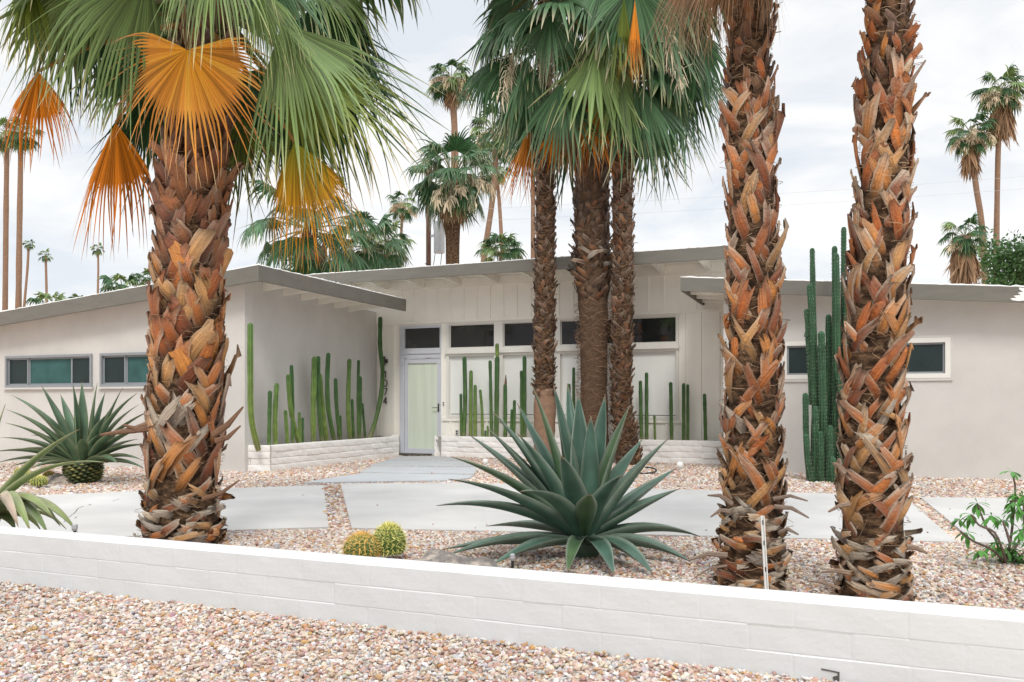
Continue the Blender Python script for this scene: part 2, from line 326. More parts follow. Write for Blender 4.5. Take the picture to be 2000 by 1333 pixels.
struct('hills', g, mat('desert_hills', (.16, .14, .15), .95, var=.3, vscale=.02, bump=0), label='bare desert mountains across the street, seen only as reflections in the windows')

# ================================================================== low block wall in front
def block_wall(mb, p0, p1, z0, z1, thick, courses, blk, groove, bulge, noise, step=.05, topj=True, seed=1):
    p0, p1 = np.array(p0[:2]), np.array(p1[:2]); Ln = np.linalg.norm(p1-p0); e = (p1-p0)/Ln; nrm = np.array([e[1], -e[0]])   # outward to the right of p0->p1
    rs = np.random.default_rng(seed); ch = (z1-z0)/courses
    nb = int(Ln/blk)+3; J = [(np.arange(nb)-(.5*(c % 2)))*blk+rs.uniform(-.02, .02, nb)+.13 for c in range(courses)]
    allj = np.concatenate(J); S = set(np.round(np.arange(0, Ln, step), 4))|{0.0, round(Ln, 4)}
    for j in allj:
        for d in (-.012, -.004, .004, .012):
            if 0 < j+d < Ln: S.add(round(float(j+d), 4))
    S = np.array(sorted(S)); hs = []
    for c in range(courses):
        for t in (0, .05, .14, .35, .65, .86, .95): hs.append((c, t))
    hs.append((courses-1, 1.0))
    rowoff = rs.normal(0, noise*.8, (courses, nb+2))
    wav = lambda s, c, k: noise*(math.sin(s*7.3+c*2.1+k)+.7*math.sin(s*19.7+c*5+k*3)+.5*math.sin(s*43+c*9.1+k*2))/2
    V = []; nr = len(hs)
    for si, s in enumerate(S):
        for (c, t) in hs:
            jd = np.min(np.abs(J[c]-s)); gj = groove if jd < .006 else 0
            gh = groove*1.3 if t in (0,) and c > 0 else 0
            blkid = int(np.searchsorted(J[c], s)); off = bulge*math.sin(math.pi*min(max(t, 0), 1))**.5 + wav(s, c, t*2)+rowoff[c][blkid]-gj-gh
            zz = z0+(c+t)*ch+(wav(s, c, 5)*.8 if 0 < c+t < courses else wav(s, 9, 1)*.5)
            q = p0+e*s+nrm*off; V.append((q[0], q[1], zz))
        gt = groove if topj and np.min(np.abs(J[-1]-s)) < .006 else 0
        q = p0+e*s+nrm*(-.012); V.append((q[0], q[1], z1+.002-gt+wav(s, 9, 1)*.5))
        q = p0+e*s-nrm*(thick-.01); V.append((q[0], q[1], z1+.001-gt+wav(s, 9, 4)*.5))
        q = p0+e*s-nrm*thick; V.append((q[0], q[1], z1-.012)); q = p0+e*s-nrm*thick; V.append((q[0], q[1], z0))
    R = nr+4; f = [(i*R+k, (i+1)*R+k, (i+1)*R+k+1, i*R+k+1) for i in range(len(S)-1) for k in range(R-1)]
    f += [tuple(range(R))[::-1], tuple(range((len(S)-1)*R, len(S)*R))]
    mb.add(V, f)
g = MB(); block_wall(g, W(-9.5, 3.45), W(4.2, 3.45), .04, .35, .20, 3, .40, .0010, .0002, .0010, seed=5)
fw = thing('garden_wall', 'low white painted block wall running across the front of the yard', 'wall', W(-2, 3.45, .04))
part('block_courses', g, M['wall_paint'], fw, smooth=False)
# broken drain notch at the foot of the wall
g = MB()
nu, nz_ = U(1628, 3.44), Z(1628, 1318, 3.44)
bar(g, W(nu-.045, 3.447, .098), W(nu+.018, 3.447, .092), .006, .004); bar(g, W(nu+.018, 3.447, .094), W(nu+.017, 3.447, .045), .006, .006); bar(g, W(nu+.004, 3.447, .075), W(nu+.016, 3.447, .048), .006, .016)
part('drain_notch', g, M['crack'], fw, label='small dark broken drain notch')

# ================================================================== HOUSE
hs = thing('house', 'single storey white mid-century house with low grey-edged roofs behind the palms', 'house', W(-6, VC))
SLP = .085
def zL(u): return 3.30-(UL-u)*SLP           # left wing roof top
UQ = U(1329, 13.5); 
def zR(u): return 3.19-(u-UQ)*SLP           # right wing roof top
ZC = 3.89
# walls
g = MB()   # left wing front + side
def wallpoly(mb, p, q, zt0, zt1, th, zb=0):                    # vertical wall p->q with sloped top, thickness behind
    p, q = np.array(p[:2]), np.array(q[:2]); e = (q-p)/np.linalg.norm(q-p); n = np.array([-e[1], e[0]])*th
    box8(mb, [(*p, zb), (*q, zb), (*(q+n), zb), (*(p+n), zb), (*p, zt0), (*q, zt1), (*(q+n), zt1), (*(p+n), zt0)])
WL = -19.0
# window openings of left wing: (u0,u1) z0..z1
LW = [(U(12, 10.8), U(181, 10.8)), (U(197, 10.8), U(330, 10.8))]; LZ0, LZ1 = Z(95, 757, 10.8), Z(95, 694, 10.8)
def wall_with_openings(mb, u0, u1, v, th, ztop, ops, z0, z1):
    xs = [u0]+[x for o in ops for x in o]+[u1]
    for i in range(len(xs)-1):
        a, b = xs[i], xs[i+1]
        if i % 2 == 0:
            wallpoly(mb, W(a, v), W(b, v), ztop(a), ztop(b), th)
        else:
            wallpoly(mb, W(a, v), W(b, v), z0, z0, th); wallpoly(mb, W(a, v), W(b, v), ztop(a), ztop(b), th, z1)
wall_with_openings(g, WL, A_[0], 10.8, .2, lambda u: zL(u)-.07, LW, LZ0, LZ1)
part('wing_wall', g, M['stucco'], hs)
g = MB(); q = W(A_[0], A_[1]+.2); wallpoly(g, W(A_[0]-.005, A_[1]+.05), (PB[0], PB[1]), zL(A_[0])-.07, zL(B_[0])-.07, .2)
part('wing_wall', g, M['stucco'], hs)
g = MB()
RWO = [(U(1528, VR), U(1856, VR))]; RZ0, RZ1 = Z(1800, 739, VR), Z(1800, 661, VR)
wall_with_openings(g, UR, 9.0, VR, .2, lambda u: zR(u)-.07, RWO, RZ0, RZ1)
wallpoly(g, W(UR, VC+.3), W(UR, VR+.2), zR(UR)-.07, zR(UR)-.07, .2)
part('wing_wall', g, M['stucco'], hs)
# central wall
zt = 3.63
g = MB()
W0, W1 = U(873, VC), U(1326, VC); zs0, zs1 = .80, 2.815        # window wall band
hbox(g, B_[0]-.3, UD0, VC, VC+.15, 0, 2.86); hbox(g, UD1, W0, VC, VC+.15, 0, 2.86)
hbox(g, W0, W1, VC, VC+.15, 0, zs0); hbox(g, W1, 1.0, VC, VC+.15, 0, 2.86); hbox(g, B_[0]-1.6, U(1513, VF)-.2, VC, VC+.15, 2.86, zt); hbox(g, U(1513, VF)-.35, U(1513, VF)-.2, VC+.151, 21, 2.86, zt-.35)
hbox(g, W0, W1, VC+.002, VC+.15, zs1, 2.86); hbox(g, UD0, UD1, VC+.002, VC+.15, 2.80, 2.86)
part('board_wall', g, M['board'], hs)
# battens and trim
g = MB(); bt = .022
ub = []
u = U(784, VC)-.02
while u < U(1420, VC):
    ub.append(u); u += .305
for u in ub: hbox(g, u-.02, u+.02, VC-bt, VC, 2.90, zt-.02)
hbox(g, B_[0]+.05, UD0-.06, VC-bt, VC, 2.84, 2.895); hbox(g, UD0-.06, U(1400, VC)+.35, VC-bt-.004, VC, 2.84, 2.90)
for px in (739, 769): hbox(g, U(px, VC)-.03, U(px, VC)+.03, VC-bt, VC, .4, 2.84)
for px in (1336, 1367, 1403): hbox(g, U(px, VC)-.03, U(px, VC)+.03, VC-bt-.002, VC, .4, 2.84)
hbox(g, B_[0]+.04, B_[0]+.13, VC-.03, VC, .4, 2.84)
uu = W0+.1
while uu < W1: hbox(g, uu-.02, uu+.02, VC-bt, VC, .4, .74); uu += .42
hbox(g, W0-.1, W1+.1, VC-.03, VC, .74, .80)
part('battens', g, M['board'], hs)
# window wall: four bays
nb = 4; bw = (W1-W0)/nb
zc0, zc1 = 2.29, 2.79; zp0, zp1 = .86, 2.12
cl = [(878, 966), (983, 1077), (1095, 1196), (1213, 1321)]
for k, (a, b) in enumerate(cl):
    ua, ub2 = U(a, VC), U(b, VC); fa = W0 if k == 0 else (U(cl[k-1][1], VC)+ua)/2; fb = W1 if k == 3 else (ub2+U(cl[k+1][0], VC))/2
    for (z0, z1, zlo, zhi, nm, pm, pl) in ((zc0, zc1, 2.205, zs1, 'clerestory_window', 'dark_glass', 'dark reflecting clear pane'), (zp0, zp1, zs0, 2.2, 'window', 'milk_glass', 'milky white frosted pane')):
        g = MB(); vf0, vf1 = VC-.035, VC+.06
        hbox(g, fa+.001, ua, vf0, vf1, zlo, zhi); hbox(g, ub2, fb-.001, vf0, vf1, zlo, zhi)
        hbox(g, ua, ub2, vf0, vf1, zlo, z0); hbox(g, ua, ub2, vf0, vf1, z1, zhi)
        # slim inner bead
        for (p, q2, r, s) in ((ua, ua+.018, z0, z1), (ub2-.018, ub2, z0, z1), (ua+.018, ub2-.018, z0, z0+.018), (ua+.018, ub2-.018, z1-.018, z1)):
            hbox(g, p, q2, VC+.012, vf1-.003, r, s)
        fr_ = part(nm, g, M['frame_white'], hs)
        g = MB(); hbox(g, ua, ub2, VC+.03, VC+.045, z0, z1); part('pane', g, M[pm], fr_, label=pl)
        if nm == 'window':
            g = MB(); hbox(g, ua+.02, ub2-.02, VC+.018, VC+.028, z0+.018, z0+.030); part('pane_track', g, M['dark'], fr_)
g = MB(); hbox(g, W0-.02, W1+.02, VC-.075, VC-.037, 2.17, 2.235); part('window_sill', g, M['frame_white'], hs)
# door
g = MB(); d0, d1 = U(791, VC), U(859.5, VC); vd = VC-.03
hbox(g, UD0, d0-.006, vd, VC+.08, 0, 2.80); hbox(g, d1+.006, UD1, vd, VC+.08, 0, 2.80)
hbox(g, d0-.006, d1+.006, vd, VC+.08, 2.10, 2.31); hbox(g, d0-.006, d1+.006, vd, VC+.08, 2.745, 2.80); hbox(g, d0-.006, d1+.006, VC-.02, VC+.08, -.03, .018)
hbox(g, UD0+.01, UD1-.01, vd-.02, vd-.001, 2.19, 2.215)
df = part('door_frame', g, M['frame_lilac'], hs)
g = MB(); hbox(g, d0-.006, d1+.006, VC+.03, VC+.04, 2.31, 2.745); part('transom_pane', g, M['dark_glass'], df)
g = MB(); ga, gb = U(796.5, VC), U(854, VC)
hbox(g, d0, ga, VC-.005, VC+.045, .022, 2.09); hbox(g, gb, d1, VC-.005, VC+.045, .022, 2.09); hbox(g, ga, gb, VC-.005, VC+.045, .022, .135); hbox(g, ga, gb, VC-.005, VC+.045, 1.985, 2.09)
dr = part('door', g, M['frame_lilac'], hs)
g = MB(); hbox(g, ga, gb, VC+.02, VC+.03, .135, 1.985); part('glass', g, M['door_glass'], dr, label='pale green curtained door glass')
g = MB(); hh = 1.02; uh = (gb+d1)/2; hbox(g, uh-.018, uh+.018, VC-.012, VC-.006, hh-.09, hh+.09); bar(g, W(uh, VC-.012, hh), W(uh, VC-.055, hh), .014, .014); bar(g, W(uh+.008, VC-.05, hh), W(uh-.13, VC-.05, hh), .014, .014)
part('handle', g, M['metal'], dr)
g = MB(); hbox(g, UD0-.03, UD1+.03, VC-.22, VC-.035, -.02, .030); part('threshold', g, M['slab'], hs)
# sliding windows of the wings
def slider(name, u0, u1, v, z0, z1, fr_m, panes, fw_=.045, dep=.03):
    g = MB(); hbox(g, u0, u0+fw_, v-dep, v+.1, z0, z1); hbox(g, u1-fw_, u1, v-dep, v+.1, z0, z1); hbox(g, u0+fw_, u1-fw_, v-dep, v+.1, z0, z0+fw_); hbox(g, u0+fw_, u1-fw_, v-dep, v+.1, z1-fw_, z1)
    f = part(name, g, fr_m, hs)
    for i, (a, b, m, lab) in enumerate(panes):
        a = u0+fw_+.001 if i == 0 else a
        b = u1-fw_-.001 if i == len(panes)-1 else b
        g = MB(); t = .028; o = .02 if i % 2 else .0
        vv = v+.012+o
        hbox(g, a, a+t, vv, vv+.03, z0+fw_+.001, z1-fw_-.001); hbox(g, b-t, b, vv, vv+.03, z0+fw_+.001, z1-fw_-.001); hbox(g, a+t, b-t, vv, vv+.03, z0+fw_+.001, z0+fw_+t); hbox(g, a+t, b-t, vv, vv+.03, z1-fw_-t, z1-fw_-.001)
        part('sash', g, M['frame_grey'] if fr_m is M['frame_grey'] or m != 'teal_glass' else fr_m, f)
        g = MB(); hbox(g, a+t, b-t, vv+.01, vv+.02, z0+fw_+t, z1-fw_-t); part('pane', g, M[m], f, label=lab)
v = 10.8; UU = lambda p: U(p, v)
slider('sliding_window', *LW[0], v, LZ0, LZ1, M['frame_grey'], [(0, UU(54), 'screen_glass', 'dark screened pane'), (UU(54), UU(138), 'teal_glass', 'teal curtained pane'), (UU(138), 0, 'screen_glass', 'dark screened pane')])
slider('sliding_window', *LW[1], v, LZ0, LZ1, M['frame_grey'], [(0, UU(244), 'screen_glass', 'dark screened pane'), (UU(244), UU(292), 'teal_glass', 'teal curtained pane'), (UU(292), 0, 'screen_glass', 'dark screened pane')])
v = VR
slider('sliding_window', *RWO[0], v, RZ0, RZ1, M['frame_white'], [(0, UU(1640), 'screen_glass', 'dark screened pane'), (UU(1640), UU(1767), 'teal_glass', 'teal curtained pane'), (UU(1767), 0, 'screen_glass', 'dark screened pane')], fw_=.07)
for s_ in ((LW[0], 10.8), (LW[1], 10.8)):
    g = MB(); (a, b), v = s_; hbox(g, a-.03, b+.03, v-.05, v-.001, LZ0-.035, LZ0-.001); part('window_sill', g, M['stucco'], hs)
g = MB(); a, b = RWO[0]; hbox(g, a-.03, b+.03, VR-.025, VR-.001, RZ1+.001, RZ1+.04); hbox(g, a-.03, b+.03, VR-.025, VR-.001, RZ0-.04, RZ0-.001); hbox(g, a-.03, a-.001, VR-.025, VR-.001, RZ0, RZ1); hbox(g, b+.001, b+.03, VR-.025, VR-.001, RZ0, RZ1)
part('window_casing', g, M['stucco'], hs)
# roofs: deck + fascia + rafters
def sdeck(mb, u0, u1, v0, v1, z, th, zf=None):            # sloped slab, z(u)
    a, b = z(u0), z(u1); box8(mb, [W(u0, v0, a-th), W(u1, v0, b-th), W(u1, v1, b-th), W(u0, v1, a-th), W(u0, v0, a), W(u1, v0, b), W(u1, v1, b), W(u0, v1, a)])
def wavy_edge(mb, p, q, w_, h_, m=60, seed=1):             # lumpy roof coating along an edge
    rs = np.random.default_rng(seed); p, q = np.asarray(p), np.asarray(q); t = np.linspace(0, 1, m)
    pts = p[None]+(q-p)[None]*t[:, None]; pts[:, 2] += rs.normal(0, .004, m); tube(mb, pts, h_*(1+rs.normal(0, .18, m).clip(-.4, .5)), 6, squash=1)
VL2 = 22.0; VEND = 15.14
# left wing
g = MB(); sdeck(g, WL-.5, UL-.045, VL+.045, VEND-.01, lambda u: zL(u)-.01, .05); sdeck(g, WL-.5, B_[0]-.2, VEND-.01, VL2, lambda u: zL(u)-.012, .05)
rl = part('roof', g, M['rafter'], hs)
g = MB(); sdeck(g, WL-.5, UL-.03, VL+.03, VEND-.02, lambda u: zL(u)+.012, .02); wavy_edge(g, W(WL, VL+.02, zL(WL)+.006), W(UL-.02, VL+.02, zL(UL)+.006), 0, .013, 160, 2); wavy_edge(g, W(UL-.02, VL+.02, zL(UL)+.006), W(UL-.02, VEND, zL(UL)+.006), 0, .016, 80, 3)
part('roof_coating', g, M['roof_edge'], rl, smooth=True)
g = MB(); fh = .245
def rake(mb, u0, u1, v0, v1, z, h): box8(mb, [W(u0, v0, z(u0)-h), W(u1, v0, z(u1)-h), W(u1, v1, z(u1)-h), W(u0, v1, z(u0)-h), W(u0, v0, z(u0)), W(u1, v0, z(u1)), W(u1, v1, z(u1)), W(u0, v1, z(u0))])
rake(g, WL-.5, UL-.046, VL, VL+.045, zL, fh); hbox(g, UL-.045, UL, VL, VEND, zL(UL)-fh, zL(UL))
part('fascia', g, M['fascia'], rl)
g = MB(); v = VL+.9
while v < VEND-.1:
    aw = A_[0]+(B_[0]-A_[0])*(v-A_[1])/(B_[1]-A_[1]) if v > A_[1] else A_[0]
    g = MB()
    if v > A_[1]+.05: rake(g, aw-.01, UL-.046, v-.03, v+.03, lambda u: zL(u)-.062, .15); part('rafter', g, M['rafter'], rl)
    v += .62
# right wing
g = MB(); sdeck(g, UQ+.045, 9.4, 13.5+.045, 22, lambda u: zR(u)-.01, .05); rr_ = part('roof', g, M['rafter'], hs)
g = MB(); sdeck(g, UQ+.03, 9.4, 13.53, 22, lambda u: zR(u)+.012, .02); wavy_edge(g, W(UQ, 13.52, zR(UQ)+.006), W(9, 13.52, zR(9)+.006), 0, .015, 170, 4)
part('roof_coating', g, M['roof_edge'], rr_, smooth=True)
g = MB(); rake(g, UQ+.046, 9.4, 13.5, 13.545, zR, .22); hbox(g, UQ, UQ+.045, 13.5, VC-.03, zR(UQ)-.22, zR(UQ)); part('fascia', g, M['fascia'], rr_)
g = MB(); up = U(1990, 13.5); 
rs = random.Random(4)
pp_ = [(-.02, .205), (.06, .20), (.10, .21), (2.0, .21), (2.0, .012), (.30, .014), (.22, .02), (.16, .008), (.09, .03), (-.02, .012), (-.10, .02), (-.13, .045), (-.05, .06), (-.09, .085), (.0, .10), (-.035, .13), (.03, .15), (-.015, .175)]
pv = [W(up+.02+a, 13.494, zR(up+.02+a)-.215+b_) for a, b_ in pp_]; qv = [W(up+.02+a, 13.4985, zR(up+.02+a)-.215+b_) for a, b_ in pp_]; n_ = len(pp_)
g.add(pv+qv, [tuple(range(n_))[::-1], tuple(range(n_, 2*n_))]+[(k, (k+1) % n_, n_+(k+1) % n_, n_+k) for k in range(n_)])
part('peeled_patch', g, M['roof_edge'], rr_, label='white patch of peeling paint at the right end of the fascia')
g = MB(); v = 13.9+.3
while v < VC-.1: g = MB(); rake(g, UQ+.046, UR, v-.03, v+.03, lambda u: zR(u)-.062, .13); part('rafter', g, M['rafter'], rr_); v += .62
# central roof: slopes gently down to the back
UC0, UC1 = U(598, VF), U(1513, VF)
def zC(v): return ZC-(v-VF)*.06
g = MB(); 
def cdeck(mb, u0, u1, v0, v1, th, off=0): box8(mb, [W(u0, v0, zC(v0)-th+off), W(u1, v0, zC(v0)-th+off), W(u1, v1, zC(v1)-th+off), W(u0, v1, zC(v1)-th+off), W(u0, v0, zC(v0)+off), W(u1, v0, zC(v0)+off), W(u1, v1, zC(v1)+off), W(u0, v1, zC(v1)+off)])
cdeck(g, UC0, UC1-.045, VF+.045, 22, .05, -.01); rc = part('roof', g, M['rafter'], hs)
g = MB(); cdeck(g, UC0, UC1-.02, VF+.03, 22, .02, .012); wavy_edge(g, W(UC0, VF+.02, ZC+.006), W(UC1-.02, VF+.02, ZC+.006), 0, .013, 200, 5); part('roof_coating', g, M['roof_edge'], rc, smooth=True)
g = MB(); hbox(g, UC0, UC1-.046, VF, VF+.045, ZC-.225, ZC); box8(g, [W(UC1-.045, VF, ZC-.225), W(UC1, VF, ZC-.225), W(UC1, 20, zC(20)-.225), W(UC1-.045, 20, zC(20)-.225), W(UC1-.045, VF, ZC), W(UC1, VF, ZC), W(UC1, 20, zC(20)), W(UC1-.045, 20, zC(20))]); part('fascia', g, M['fascia'], rc)
g = MB(); fr_u = []
u = U(784, VF)-.0
sp = (U(934, VF)-U(784, VF))/2
u -= 2*sp
while u < UC1-.1:
    g = MB(); box8(g, [W(u-.045, VF+.046, ZC-.215), W(u+.045, VF+.046, ZC-.215), W(u+.045, VC, zC(VC)-.215), W(u-.045, VC, zC(VC)-.215), W(u-.045, VF+.046, zC(VF)-.062), W(u+.045, VF+.046, zC(VF)-.062), W(u+.045, VC, zC(VC)-.062), W(u-.045, VC, zC(VC)-.062)]); part('rafter', g, M['rafter'], rc); u += sp
g = MB(); hbox(g, UC0, U(1500, VC), VC-.04, VC-.001, 3.585, 3.77)
part('frieze_board', g, M['rafter'], rc)
# fittings on the facade
lz = Z(754, 706, VC)
lamp = thing('wall_lamp', 'small square bronze wall lamp above the house number', 'wall lamp', W(U(753, VC), VC-.05, lz))
g = MB(); ul = U(756, VC); hbox(g, ul-.02, ul+.035, VC-.05, VC-.024, lz-.045, lz+.045); part('bracket', g, M['metal'], lamp)
g = MB(); hbox(g, ul-.055, ul-.03, VC-.12, VC-.05, lz-.10, lz+.10); hbox(g, ul-.025, ul-.01, VC-.12, VC-.05, lz-.10, lz+.10); part('lamp_shade', g, M['metal'], lamp)
num = thing('house_number', 'grey metal house number 1074 stacked vertically beside the door', 'house number', W(U(754, VC), VC-.03, Z(754, 757, VC)))
un = U(754, VC); hd, wd, th_ = .150, .090, .021
GL = {'1': [[(-.35, .72), (.08, 1), (.08, 0)]], '7': [[(-.5, 1), (.5, 1), (-.12, 0)]], '4': [[(.2, 0), (.2, 1), (-.5, .28), (.5, .28)]], '0': [[(.5*math.sin(a), .5+.5*math.cos(a)) for a in np.linspace(0, 2*math.pi, 25)]]}
for ch, py in zip('1074', (732, 749, 766, 783)):
    zc = Z(754, py, VC); g = MB()
    for st in GL[ch]:
        for (x0, y0), (x1, y1) in zip(st[:-1], st[1:]):
            bar(g, W(un+x0*wd, VC-.032, zc+(y0-.5)*hd), W(un+x1*wd, VC-.032, zc+(y1-.5)*hd), th_, .012, up=W(0, 1)-W(0, 0))
    part('digit', g, M['metal'], num, label='metal digit '+ch)
g = MB(); ub_, zb_ = U(866.5, VC), Z(866, 789, VC); hbox(g, ub_-.022, ub_+.022, VC-.012, VC, zb_-.045, zb_+.045)
bell = single('doorbell', g, M['white_plastic'], 'small doorbell plate with two dark buttons right of the door', 'doorbell', W(ub_, VC-.012, zb_))
g = MB()
for dz in (-.022, .022): hbox(g, ub_-.012, ub_+.012, VC-.018, VC-.0125, zb_+dz-.013, zb_+dz+.013)
part('button', g, M['dark'], bell)
g = MB(); uo, zo = U(893, VC), Z(893, 845, VC); hbox(g, uo-.035, uo+.035, VC-.02, VC, zo-.06, zo+.06)
ol = single('power_outlet', g, M['white_plastic'], 'white outdoor power outlet low on the boards above the planter', 'power outlet', W(uo, VC-.02, zo))
g = MB()
for dz in (-.025, .025): hbox(g, uo-.02, uo+.02, VC-.026, VC-.0205, zo+dz-.016, zo+dz+.016)
part('socket', g, M['dark'], ol)
g = MB(); pm = W((UD0+UD1)/2, VC-.5, .03); c0 = [W(UD0+.1, VC-.62, 0), W(UD1-.1, VC-.62, 0), W(UD1-.1, VC-.24, 0), W(UD0+.1, VC-.24, 0)]; prism(g, c0, .029, .045)
single('doormat', g, mat('doormat', (.09, .085, .075), .95, bump=.8, bscale=200), 'thin dark doormat in front of the glass door', 'doormat', pm)

# planters
def planter(name, label, poly_front, poly, zt, seed):
    t = thing(name, label, 'planter', poly_front[0])
    g = MB()
    for i in range(len(poly_front)-1): block_wall(g, poly_front[i], poly_front[i+1], 0, zt, .16, 4, .40, .003, .006, .006, step=.04, seed=seed+i)
    part('block_courses', g, M['slump'], t, smooth=True)
    g = MB(); prism(g, poly, .0, zt-.05); part('soil', g, M['soil'], t)
def inset(poly, k): c = np.mean([p[:2] for p in poly], 0); return [c+(np.array(p[:2])-c)*k for p in poly]
planter('planter', 'angled white slump block planter along the side wall, left of the door', side_pl[:3]+[W(U(781, VC-.02), VC-.05)], inset(side_pl, .96), .43, 31)
cp = [W(UP0+.05, VC-.03), W(UP0, VP), W(UR+.25, VP)]
planter('planter', 'long straight white slump block planter under the windows, right of the door', cp, [W(UP0+.08, VP+.08), W(UR, VP+.08), W(UR, VC-.03), W(UP0+.08, VC-.03)], .43, 47)
# ================================================================== PLANTS
DOWN = np.array([0, 0, -1.])
def unit(v): v = np.asarray(v, float); return v/(np.linalg.norm(v)+1e-9)
def lerp(a, b, t): return np.asarray(a)+(np.asarray(b)-np.asarray(a))*t
GREEN = ((.085, .140, .035), (.165, .250, .085), (.64, .56, .32))
DGREEN = ((.022, .070, .022), (.035, .095, .032), (.26, .26, .12))
GGREY = ((.045, .115, .045), (.085, .165, .080), (.55, .47, .32))
YGREEN = ((.08, .14, .02), (.20, .25, .04), (.70, .42, .10))
ORBROWN = ((.66, .25, .015), (.66, .21, .02), (.34, .16, .08))
MIXOR = ((.20, .25, .02), (.80, .36, .02), (.80, .31, .02))
PALEOR = ((.85, .36, .02), (.78, .33, .07), (.82, .60, .38))
BROWN = ((.22, .12, .06), (.34, .21, .12), (.42, .30, .19))
def fan(mb, hast, axis, nh, R, spread=105, nseg=44, split=.5, droop=.25, tipd=1.6, cols=GREEN, fold=.25, K=9, seed=0, pleat=.5, edge=.35, wid=1.0, wam=.16):
    """one costapalmate blade: joined pleats up to split, free drooping strips beyond"""
    rs = np.random.default_rng(seed); a = unit(axis); nh = np.asarray(nh, float); s = unit(np.cross(a, nh)); n = np.cross(s, a)
    sp = math.radians(spread); phi = np.linspace(-sp, sp, nseg); dphi = phi[1]-phi[0]
    tt = np.linspace(0, 1, K); ns = nseg
    tipr = np.abs(rs.normal(1.25, .55, ns)); dr2 = rs.normal(0, .3, (ns, 3)); wv1, wv2 = rs.uniform(0, 6.28, 2)
    def path(ph, jj=0, free=0, tr=1, rv=None, Lm=None):
        m = len(ph); d0 = np.cos(ph)[:, None]*a+np.sin(ph)[:, None]*s*math.cos(fold)-np.abs(np.sin(ph))[:, None]*n*math.sin(fold)+n*(wam*np.sin(2.3*ph+wv1)+.07*np.sin(6.1*ph+wv2))[:, None]
        L = R*(1-edge*(np.abs(ph)/math.radians(110))**1.7) if Lm is None else Lm
        p = np.zeros((K, m, 3)); p[0] = hast
        for k in range(1, K):
            t = tt[k]; gv = droop*t**1.5*1.2; fr = max(0, (t-split)/(1-split))
            d = d0+DOWN*(gv+(tipd*fr**1.2*np.asarray(tr)*free)[..., None] if np.ndim(tr) else gv)+(rv*fr*free if rv is not None else 0)
            d /= np.linalg.norm(d, axis=-1, keepdims=True); p[k] = p[k-1]+d*(L/(K-1))[:, None]
        return p
    Lc = R*(1-edge*(np.abs(phi)/math.radians(110))**1.7)*rs.uniform(.74, 1.12, ns)
    cen = path(phi, free=1, tr=tipr, rv=dr2, Lm=Lc)
    eg = np.concatenate([phi-dphi/2, [phi[-1]+dphi/2]]); ep = path(eg)
    ks = int(round(split*(K-1))); 
    V = np.zeros((K, ns, 3, 3)); base_w = None
    for k in range(K):
        if k <= ks:
            V[k, :, 0] = ep[k, :-1]; V[k, :, 2] = ep[k, 1:]; V[k, :, 1] = (V[k, :, 0]+V[k, :, 2])/2+n*pleat*.5*np.linalg.norm(V[k, :, 2]-V[k, :, 0], axis=1)[:, None]
            if k == ks: hw = (V[k, :, 2]-V[k, :, 0])/2; off = (V[k, :, 0]+V[k, :, 2])/2-cen[k]
        else:
            f = (k-ks)/(K-1-ks); q = cen[k]+off; tap = (1-f)**.8*.98*wid+.03; V[k, :, 0] = q-hw*tap; V[k, :, 2] = q+hw*tap; V[k, :, 1] = q+n*pleat*.4*np.linalg.norm(hw, axis=1)[:, None]*tap
    sh = rs.uniform(.55, 1.4, (1, ns, 1, 1))
    c0, c1, c2 = [np.array(c) for c in cols]; CC = np.zeros((K, ns, 3, 3)); ct_ = rs.uniform(.62, .95, ns)
    for k in range(K):
        t = tt[k]; x = np.clip((t-ct_)/(1-ct_+.001), 0, 1)[:, None]; b = c0+(c1-c0)*min(1, t*1.6)
        CC[k] = (b[None]*(1-x)+c2[None]*x)[:, None, :]
    CC = (CC*sh).clip(0, .9)
    idx = np.arange(K*ns*3).reshape(K, ns, 3)
    fs = [np.stack([idx[:-1, :, j].ravel(), idx[1:, :, j].ravel(), idx[1:, :, j+1].ravel(), idx[:-1, :, j+1].ravel()], 1) for j in (0, 1)]
    T = np.zeros((K, ns, 3, 3)); T[..., 0] = tt[:, None, None]; T[..., 1] = np.array([0, .5, 1])[None, None]; T[..., 2] = (np.arange(ns)*.37+seed)[None, :, None]
    mb.add(V.reshape(-1, 3), np.concatenate(fs), CC.reshape(-1, 3), T.reshape(-1, 3))
def petiole(mb, a, b, arc=.15, r0=.028, r1=.014, c=(.16, .16, .06)):
    a, b = np.asarray(a), np.asarray(b); m = (a+b)/2+np.array([0, 0, 1])*arc*np.linalg.norm(b-a); pts = [a*(1-t)**2+2*m*t*(1-t)+b*t*t for t in np.linspace(0, 1, 7)]
    tube(mb, pts, np.linspace(r0, r1, 7), 5, c, squash=.55)
    return unit(b-m)
def add_frond(mb, cen, hast, tip, nh=None, arc=.12, c=(.16, .16, .06), pr=1.0, **k):
    hast, tip = np.asarray(hast, float), np.asarray(tip, float); petiole(mb, cen, hast, arc, .026*pr, .013*pr, c)
    ax = tip-hast; R = np.linalg.norm(ax)
    if nh is None:
        o = hast-np.asarray(cen); o[2] = 0; nh = unit(o)*.8+np.array([0, 0, .7])
    fan(mb, hast, ax, nh, R, **k)
